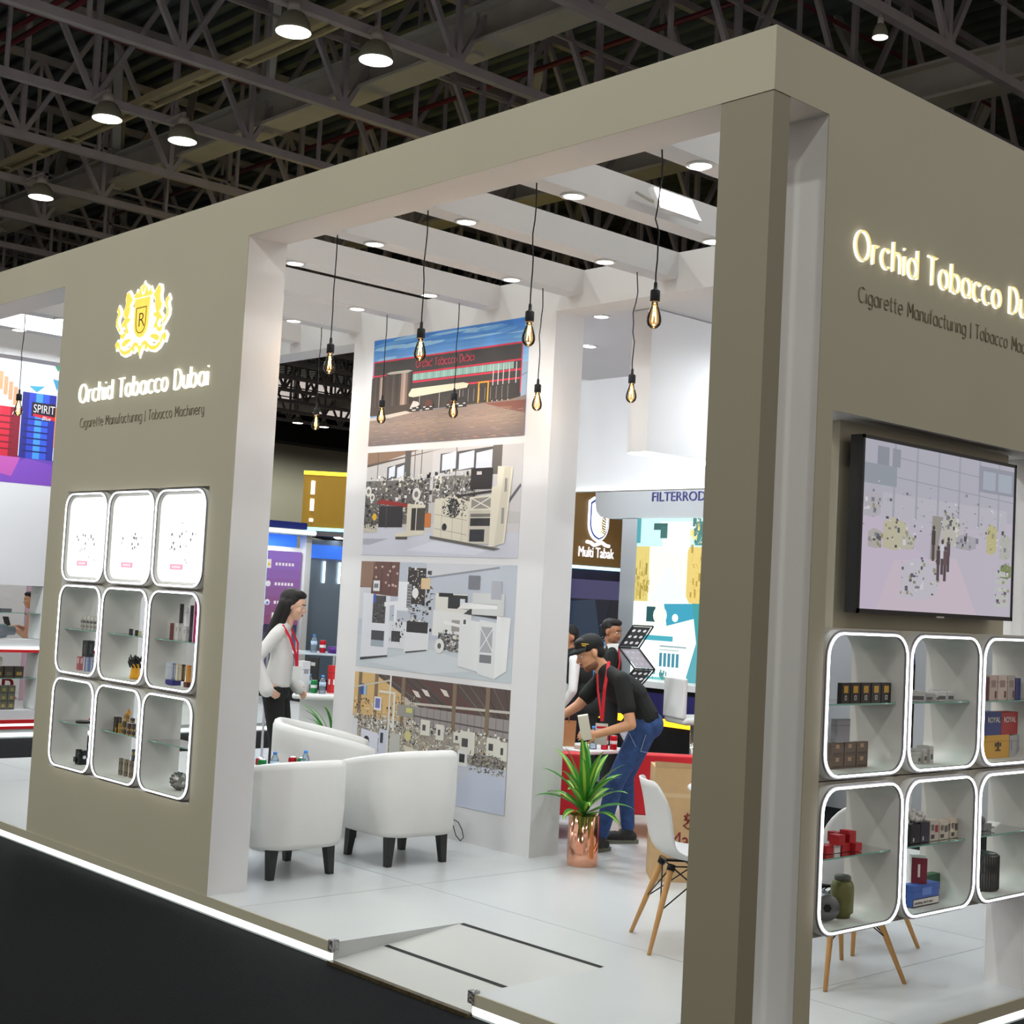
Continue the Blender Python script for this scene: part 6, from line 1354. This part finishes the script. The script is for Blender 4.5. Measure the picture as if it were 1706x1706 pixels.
MB().box(-1.0, 1.6, -.2, .2, 1.0, 1.06).build('counter_top', M_whitecool, r); MB().box(-.9, 1.5, -.14, .18, .1, 1.0).build('front_panel', M_blackmatte, r); MB().box(-.95, 1.55, -.18, .19, 0, .1).build('plinth', M_grey, r); MB().box(-.9, 1.5, -.155, -.14, .64, .71).build('light_strip', mat('amber_light', (255, 176, 30), .5, emit=2.5), r); MB().box(-.9, 1.5, -.15, -.14, .72, .95).build('violet_panel', mat('violet_panel', (50, 46, 110), .5), r)
struct('trim_52', MB().box(-9, 2, 7.6, 7.64, .50, .60), mat('amber_light', (255, 176, 30), .5, emit=2.5), 'glowing amber strip of a stand in the background')
struct('trim_53', MB().box(-9, 2, 7.64, 7.7, .60, 1.1), mat('violet_panel', (50, 46, 110), .5), 'dark violet panel of a stand in the background')
M_whitemetal = mat('white_metal', (225, 225, 228), .4)
def bar_stool(x, y, rz, lab):
    r = empty('bar_stool', (x, y, 0), rz, lab, 'bar stool', 'white bar stools at the far counter')
    MB().lathe([(.19, 0), (.19, .012), (.03, .03)], n=24).build('base', M_chrome, r); MB().cyl((0, 0, .02), (0, 0, .74), .025, n=12).build('column', M_chrome, r)
    MB().tube([(.02, -.14, .3), (.16, -.12, .3), (.16, .12, .3), (.02, .14, .3)], .01, 8).build('footrest', M_chrome, r)
    b = MB().box(-.2, .2, -.2, .2, .75, .82).build('seat', M_leather, r); bevel(b, .03, 3); b = MB().box(-.22, -.17, -.19, .19, .80, 1.17).build('backrest', M_leather, r); bevel(b, .02, 3); return r
bs = bar_stool(-5.17, 5.92, 1.2, 'white bar stool with chrome column, left one at the far counter')
dup(bs, (-4.66, 6.14, 0), 1.6, 'white bar stool partly hidden by the corner pillar')
# zigzag brochure stand
r = empty('brochure_stand', (-5.27, 5.22, ZP), .82, 'black zigzag brochure stand with printed sheets behind the bending man', 'brochure stand')
ps = [(.05, .42), (-.06, .60), (.06, .78), (-.06, .96), (.08, 1.14), (-.07, 1.32), (.05, 1.52)]
for (a, za), (b, zb) in zip(ps, ps[1:]):
    f = MB()
    for s in (-.09, .09): f.bar((a+s, 0, za), (b+s, 0, zb), .012)
    f.bar((a-.09, 0, za), (a+.09, 0, za), .012); f.bar((b-.09, 0, zb), (b+.09, 0, zb), .012); fr = f.build('frame', M_black, r)
    q = Art(.16, math.hypot(b-a, zb-za)*.9, Matrix(((1, (b-a)/math.hypot(b-a, zb-za), 0, a-.08), (0, 0, -1, .004), (0, (zb-za)/math.hypot(b-a, zb-za), 0, za+.01), (0, 0, 0, 1))))
    q.rect(0, 0, 1, 1, (40, 42, 44)) if b > a else q.rect(0, 0, 1, 1, (190, 190, 200))
    for k in range(9): q.circ(.2+.3*(k % 3), .2+.3*(k//3), .09, (226, 230, 230) if b > a else (206, 206, 212), 10)
    q.mb.build('printed_sheet', M_print, fr)
MB().lathe([(.15, 0), (.15, .015), (.02, .03)], n=20).cyl((0, 0, .02), (.05, 0, .42), .012, n=8).build('base', M_black, r)
# brown stand with crest sign, faces +X
XM = -7.7
r = empty('brown_sign_stand', (XM, 7.25, 0), 0, 'brown stand wall with lit shield sign over a dark blue screen', 'exhibition stand')
MB().box(-.3, 0, -.75, .62, 2.19, 3.5).build('sign_panel', mat('dark_brown_panel', (84, 62, 30), .5, emit=.75), r)  # brown panel given its own glow where no lamp lights it
MB().box(-.01, .012, -.75, .62, 2.165, 2.2).build('light_strip', mat('ice_light', (170, 225, 255), .5, emit=1.8), r)
MB().box(-.3, 0, -.75, .62, 0, 2.165).build('lower_wall', mat('dark_navy_panel', (40, 42, 66), .5), r)
A = Art(1.26, 1.05, F_right(.0006, -.70, 1.0), .0005); R = random.Random(2)
A.sheet((22, 30, 46), .01); A.rect(0, .8, 1, 1, (74, 72, 112)); A.poly([(0, .2), (.6, .3), (.5, .8), (0, .75)], (44, 62, 84)); A.poly([(.6, .3), (1, .2), (1, .8), (.7, .8)], (16, 24, 38))
for x in (.42, .74): A.rect(x-.14, .0, x+.12, .36, (60, 150, 220)); A.rect(x-.11, .0, x+.09, .31, (200, 220, 240)); A.rect(x-.08, .02, x+.06, .2, (240, 245, 250))
for k in range(16): x = R.uniform(.3, 1); y = R.uniform(.3, .55); A.line(x, y, x+.06, y+.05, .006, (120, 140, 160))
A.mb.build('screen', M_screen, r)
def shield_pts(w, h, n=8): return [(-w, h*.5), (-w, -h*.1)]+[(-w*math.cos(PI/2*k/n), -h*.1-h*.5*math.sin(PI/2*k/n)) for k in range(1, n)]+[(0, -h*.62)]+[(w*math.cos(PI/2*k/n), -h*.1-h*.5*math.sin(PI/2*k/n)) for k in range(n-1, 0, -1)]+[(w, -h*.1), (w, h*.5), (w*.5, h*.62), (-w*.5, h*.62)]
Fm = F_right(.005, -.08, 2.72); em = mat('sign_white_light', (250, 250, 255), .5, emit=1.3)
MB().prism(shield_pts(.16, .40), .02, Fm).build('shield_back', em, r); MB().prism(shield_pts(.145, .36), .006, Fm@Matrix.Translation((0, 0, .021))).build('shield_rim', mat('shield_blue', (50, 70, 150), .5), r)
MB().prism(shield_pts(.13, .33), .006, Fm@Matrix.Translation((0, 0, .028))).build('shield_field', em, r)
b = MB()
for k in range(9): a = k*.35; b.tube([Fm@Vector((.0+.05*math.sin(a), .11-.03*k, .036)), Fm@Vector((.05+.03*math.cos(a*2), .09-.03*k, .036)), Fm@Vector((.09, .05-.026*k, .036))], .008, 5)
b.build('golden_mane', M_gold, r); b = MB()
b.tube([Fm@Vector((x, -.27+.02*math.sin(x*30), .02)) for x in (-.18, -.12, -.06, 0, .06, .12, .18)], .02, 6); b.build('ribbon', em, r)
text('sign_letters', 'Multi Tabak', .16, F_right(.004, -.36, 2.30), em, r, .003, width=.56)
# ---------------------------------------------------------------- booths seen through the gap left of the photo wall
r = empty('blue_white_booth', (-18, 10, 0), 0, 'blue and white lit booth with a purple panel of logos', 'exhibition stand')
MB().box(-3, 0, -1.2, .40, 2.83, 2.95).build('blue_header', mat('deep_blue', (36, 52, 140), .5), r)
MB().box(-3, .1, -1.2, .52, 2.72, 2.82).build('canopy', M_whitecool, r); MB().box(.1, .12, -1.2, .52, 2.745, 2.80).build('light_strip', M_led_soft, r)
MB().box(-.4, -.3, -1.2, .40, 2.47, 2.72).build('blue_panel', mat('lit_blue', (60, 120, 235), .4, emit=.7), r); MB().box(-.3, -.1, -1.2, .40, 2.40, 2.50).build('white_band', M_whitecool, r)
A = Art(1.5, 1.3, F_right(-.09, -1.15, 1.12), .001); A.sheet((150, 100, 160), .03); grad(A, 0, 0, 1, 1, (140, 84, 120), (156, 120, 210), 8)
for k, (y, c) in enumerate(((.82, (240, 200, 60)), (.55, (235, 230, 240)), (.3, (90, 120, 220)))): 
    A.circ(.55, y, .035, (245, 240, 245), 12) if k else A.rect(.52, y-.06, .58, y+.06, (250, 240, 235)); A.circ(.55, y-.01, .018, c, 8)
    for q in range(6): A.rect(.64+.045*q, y-.02, .67+.045*q, y+.02, (250, 240, 250))
A.rect(.62, .05, .66, .16, (250, 250, 250)); A.mb.build('logo_panel', M_screen, r)
light('canopy_light', 'AREA', (.4, -.4, 2.70), 20, (.9, .95, 1), r, size=.6)
MB().box(-.2, 0, .40, .52, 0, 2.75).build('white_column', M_whitecool, r); MB().box(-.25, -.05, -1.25, -1.2, .2, 2.4).build('cyan_light', mat('cyan_light', (150, 235, 255), .5, emit=1.8), r) if False else MB().box(-.05, 0, -.44, -.40, 1.1, 2.42).build('cyan_light', mat('cyan_light', (150, 235, 255), .5, emit=1.8), r)
MB().box(-1, -.15, -1.2, .40, 0, 1.12).build('lower_wall', mat('slate_panel', (120, 122, 160), .5), r)
r = empty('yellow_brown_booth', (-18.2, 10.87, 0), 0, 'ochre booth tower with a glowing yellow top edge', 'exhibition stand')
MB().box(-2.2, -2.0, 1.9, 2.1, 0, 2.76).build('post', M_whitecool, r)
P = [(-.25, -.3), (0, 0), (1.6, 1.72), (-1.5, 4.5), (-3, 2.6)]
def ring(z0, z1, pts, nm, m, g=0):
    mb = MB(); n = len(pts); vs = [(x, y, z0) for x, y in pts]+[(x, y, z1) for x, y in pts]; mb.add(vs, [list(range(n))[::-1], list(range(n, 2*n))]+[(i, (i+1) % n, n+(i+1) % n, n+i) for i in range(n)]); return mb.build(nm, m, r)
ring(2.9, 3.86, P, 'tower', mat('ochre_panel', (172, 132, 36), .5)); Pg = [(x*1.01+.01, y*1.01-.01) for x, y in P]
ring(3.86, 3.93, Pg, 'yellow_light', mat('yellow_light', (255, 225, 60), .5, emit=1.3)); ring(2.84, 2.9, Pg, 'cyan_light', mat('cyan_light', (150, 235, 255)))
for z0, z1 in ((3.5, 3.75), (3.2, 3.42), (3.0, 3.06)): MB().bar((-.13, -.17, z0), (-.13, -.17, z1), .07, .03, up=(1, 0, 0)).build('glowing_letter', em, r)
ring(2.75, 2.84, [(x*.98, y*.98) for x, y in P], 'canopy_underside', mat('canopy_grey', (110, 100, 104), .5))
b = MB()
for x, y in ((.0, .35), (.4, .8), (-.3, .6), (.1, 1.0), (-.3, 1.2), (.3, 1.5)): b.cyl((x, y, 2.735), (x, y, 2.75), .07, n=12)
b.build('downlights', M_lampface, r)
b = MB(); b.box(-.5, -.42, -.1, 2, .1, 2.7); b.build('glass_wall', mat('tinted_glass_panel', (130, 150, 170), .15, metal=.2), r)
b = MB()
for k in range(5): b.box(-.4, -.38, .0+.35*k, .04+.35*k, 1.9, 2.3)
b.build('vertical_lights', M_led_soft, r)
MB().box(-.41, -.39, -.1, 2, 2.35, 2.6).build('blue_panel', mat('lit_blue', (60, 120, 235)), r)
# frosted glass partition, tall white table, shelves with drinks behind the standing woman
struct('window_1', MB().box(-9.3, -6.6, 5.2, 5.23, .1, 2.35), mat('frosted_partition', (150, 165, 188), .3, noise=.12, scale=1.2), 'frosted glass partition behind the standing woman')
r = empty('white_counter', (-7.163, 3.121, ZP), .82, 'white counter table with drinks behind the standing woman', 'table')
bevel(MB().box(-.15, .7, -.25, .25, .74, .79).build('table_top', M_whitecool, r), .02); MB().box(-.1, .45, -.1, .1, 0, .74).build('base', M_white, r)
tz = ZP+.79; B_ = Vector((-7.163, 3.121, tz)); q = lambda a, b: B_+Vector((math.cos(.82), math.sin(.82), 0))*a+Vector((-math.sin(.82), math.cos(.82), 0))*b
p = q(.02, -.13); can(p.x, p.y, tz, M_cango, 'green drink can on the white counter behind the standing woman')
p = q(.10, -.17); bottle(p.x, p.y, tz, 'water bottle with blue cap on the white counter beside the green can')
p = q(-.03, -.06); bottle(p.x, p.y, tz, 'water bottle behind the green can on the white counter')
p = q(.16, .0); o = pack('red_carton', 'tall red wine-like carton on the white counter behind the standing woman', 'carton', (p.x-.03, p.x+.03, p.y-.03, p.y+.03, tz, tz+.24), (206, 36, 40), [('fr', .3, .3, .7, .5, (240, 240, 240))])
p = q(-.09, -.08); o = pack('white_carton', 'white display carton on the white counter just right of the standing woman', 'carton', (p.x-.05, p.x+.05, p.y-.04, p.y+.04, tz, tz+.27), (222, 222, 226), [('fr', .2, .6, .8, .75, (150, 150, 160))])
p = q(-.02, .06); pack('black_sign_card', 'small black sign card on the white counter', 'card', (p.x-.08, p.x+.08, p.y-.005, p.y+.005, tz+.0, tz+.3), (30, 30, 30), [('f', .3, .75, .7, .85, (200, 200, 200))])
r = empty('glass_display_table', (-7.567, 3.398, ZP), .82, 'tall glass topped table carrying a bottle, a red can and a purple tin', 'table')
MB().box(-.45, .6, -.2, .2, 1.10, 1.12).build('glass_top', mat('pale_glass', (200, 215, 225), .15), r)
for a in (-.4, .2, .55): MB().bar((a, -.18, 0), (a, -.18, 1.1), .02).build('leg', M_chrome, r)
tz2 = ZP+1.12; B2 = Vector((-7.567, 3.398, tz2)); q2 = lambda a, b: B2+Vector((math.cos(.82), math.sin(.82), 0))*a+Vector((-math.sin(.82), math.cos(.82), 0))*b
p = q2(.0, -.1); bottle(p.x, p.y, tz2, 'water bottle on the tall glass table'); p = q2(.08, -.1); can(p.x, p.y, tz2, M_canred, 'red drink can on the tall glass table')
p = q2(.2, -.1); o = MB().cyl((0, 0, 0), (0, 0, .06), .07, n=20).build('purple_tin', mat('purple_tin', (84, 44, 130), .3, metal=.3)); o.location = p; tag(o, 'round purple tin beside the red can on the tall glass table', 'tin')
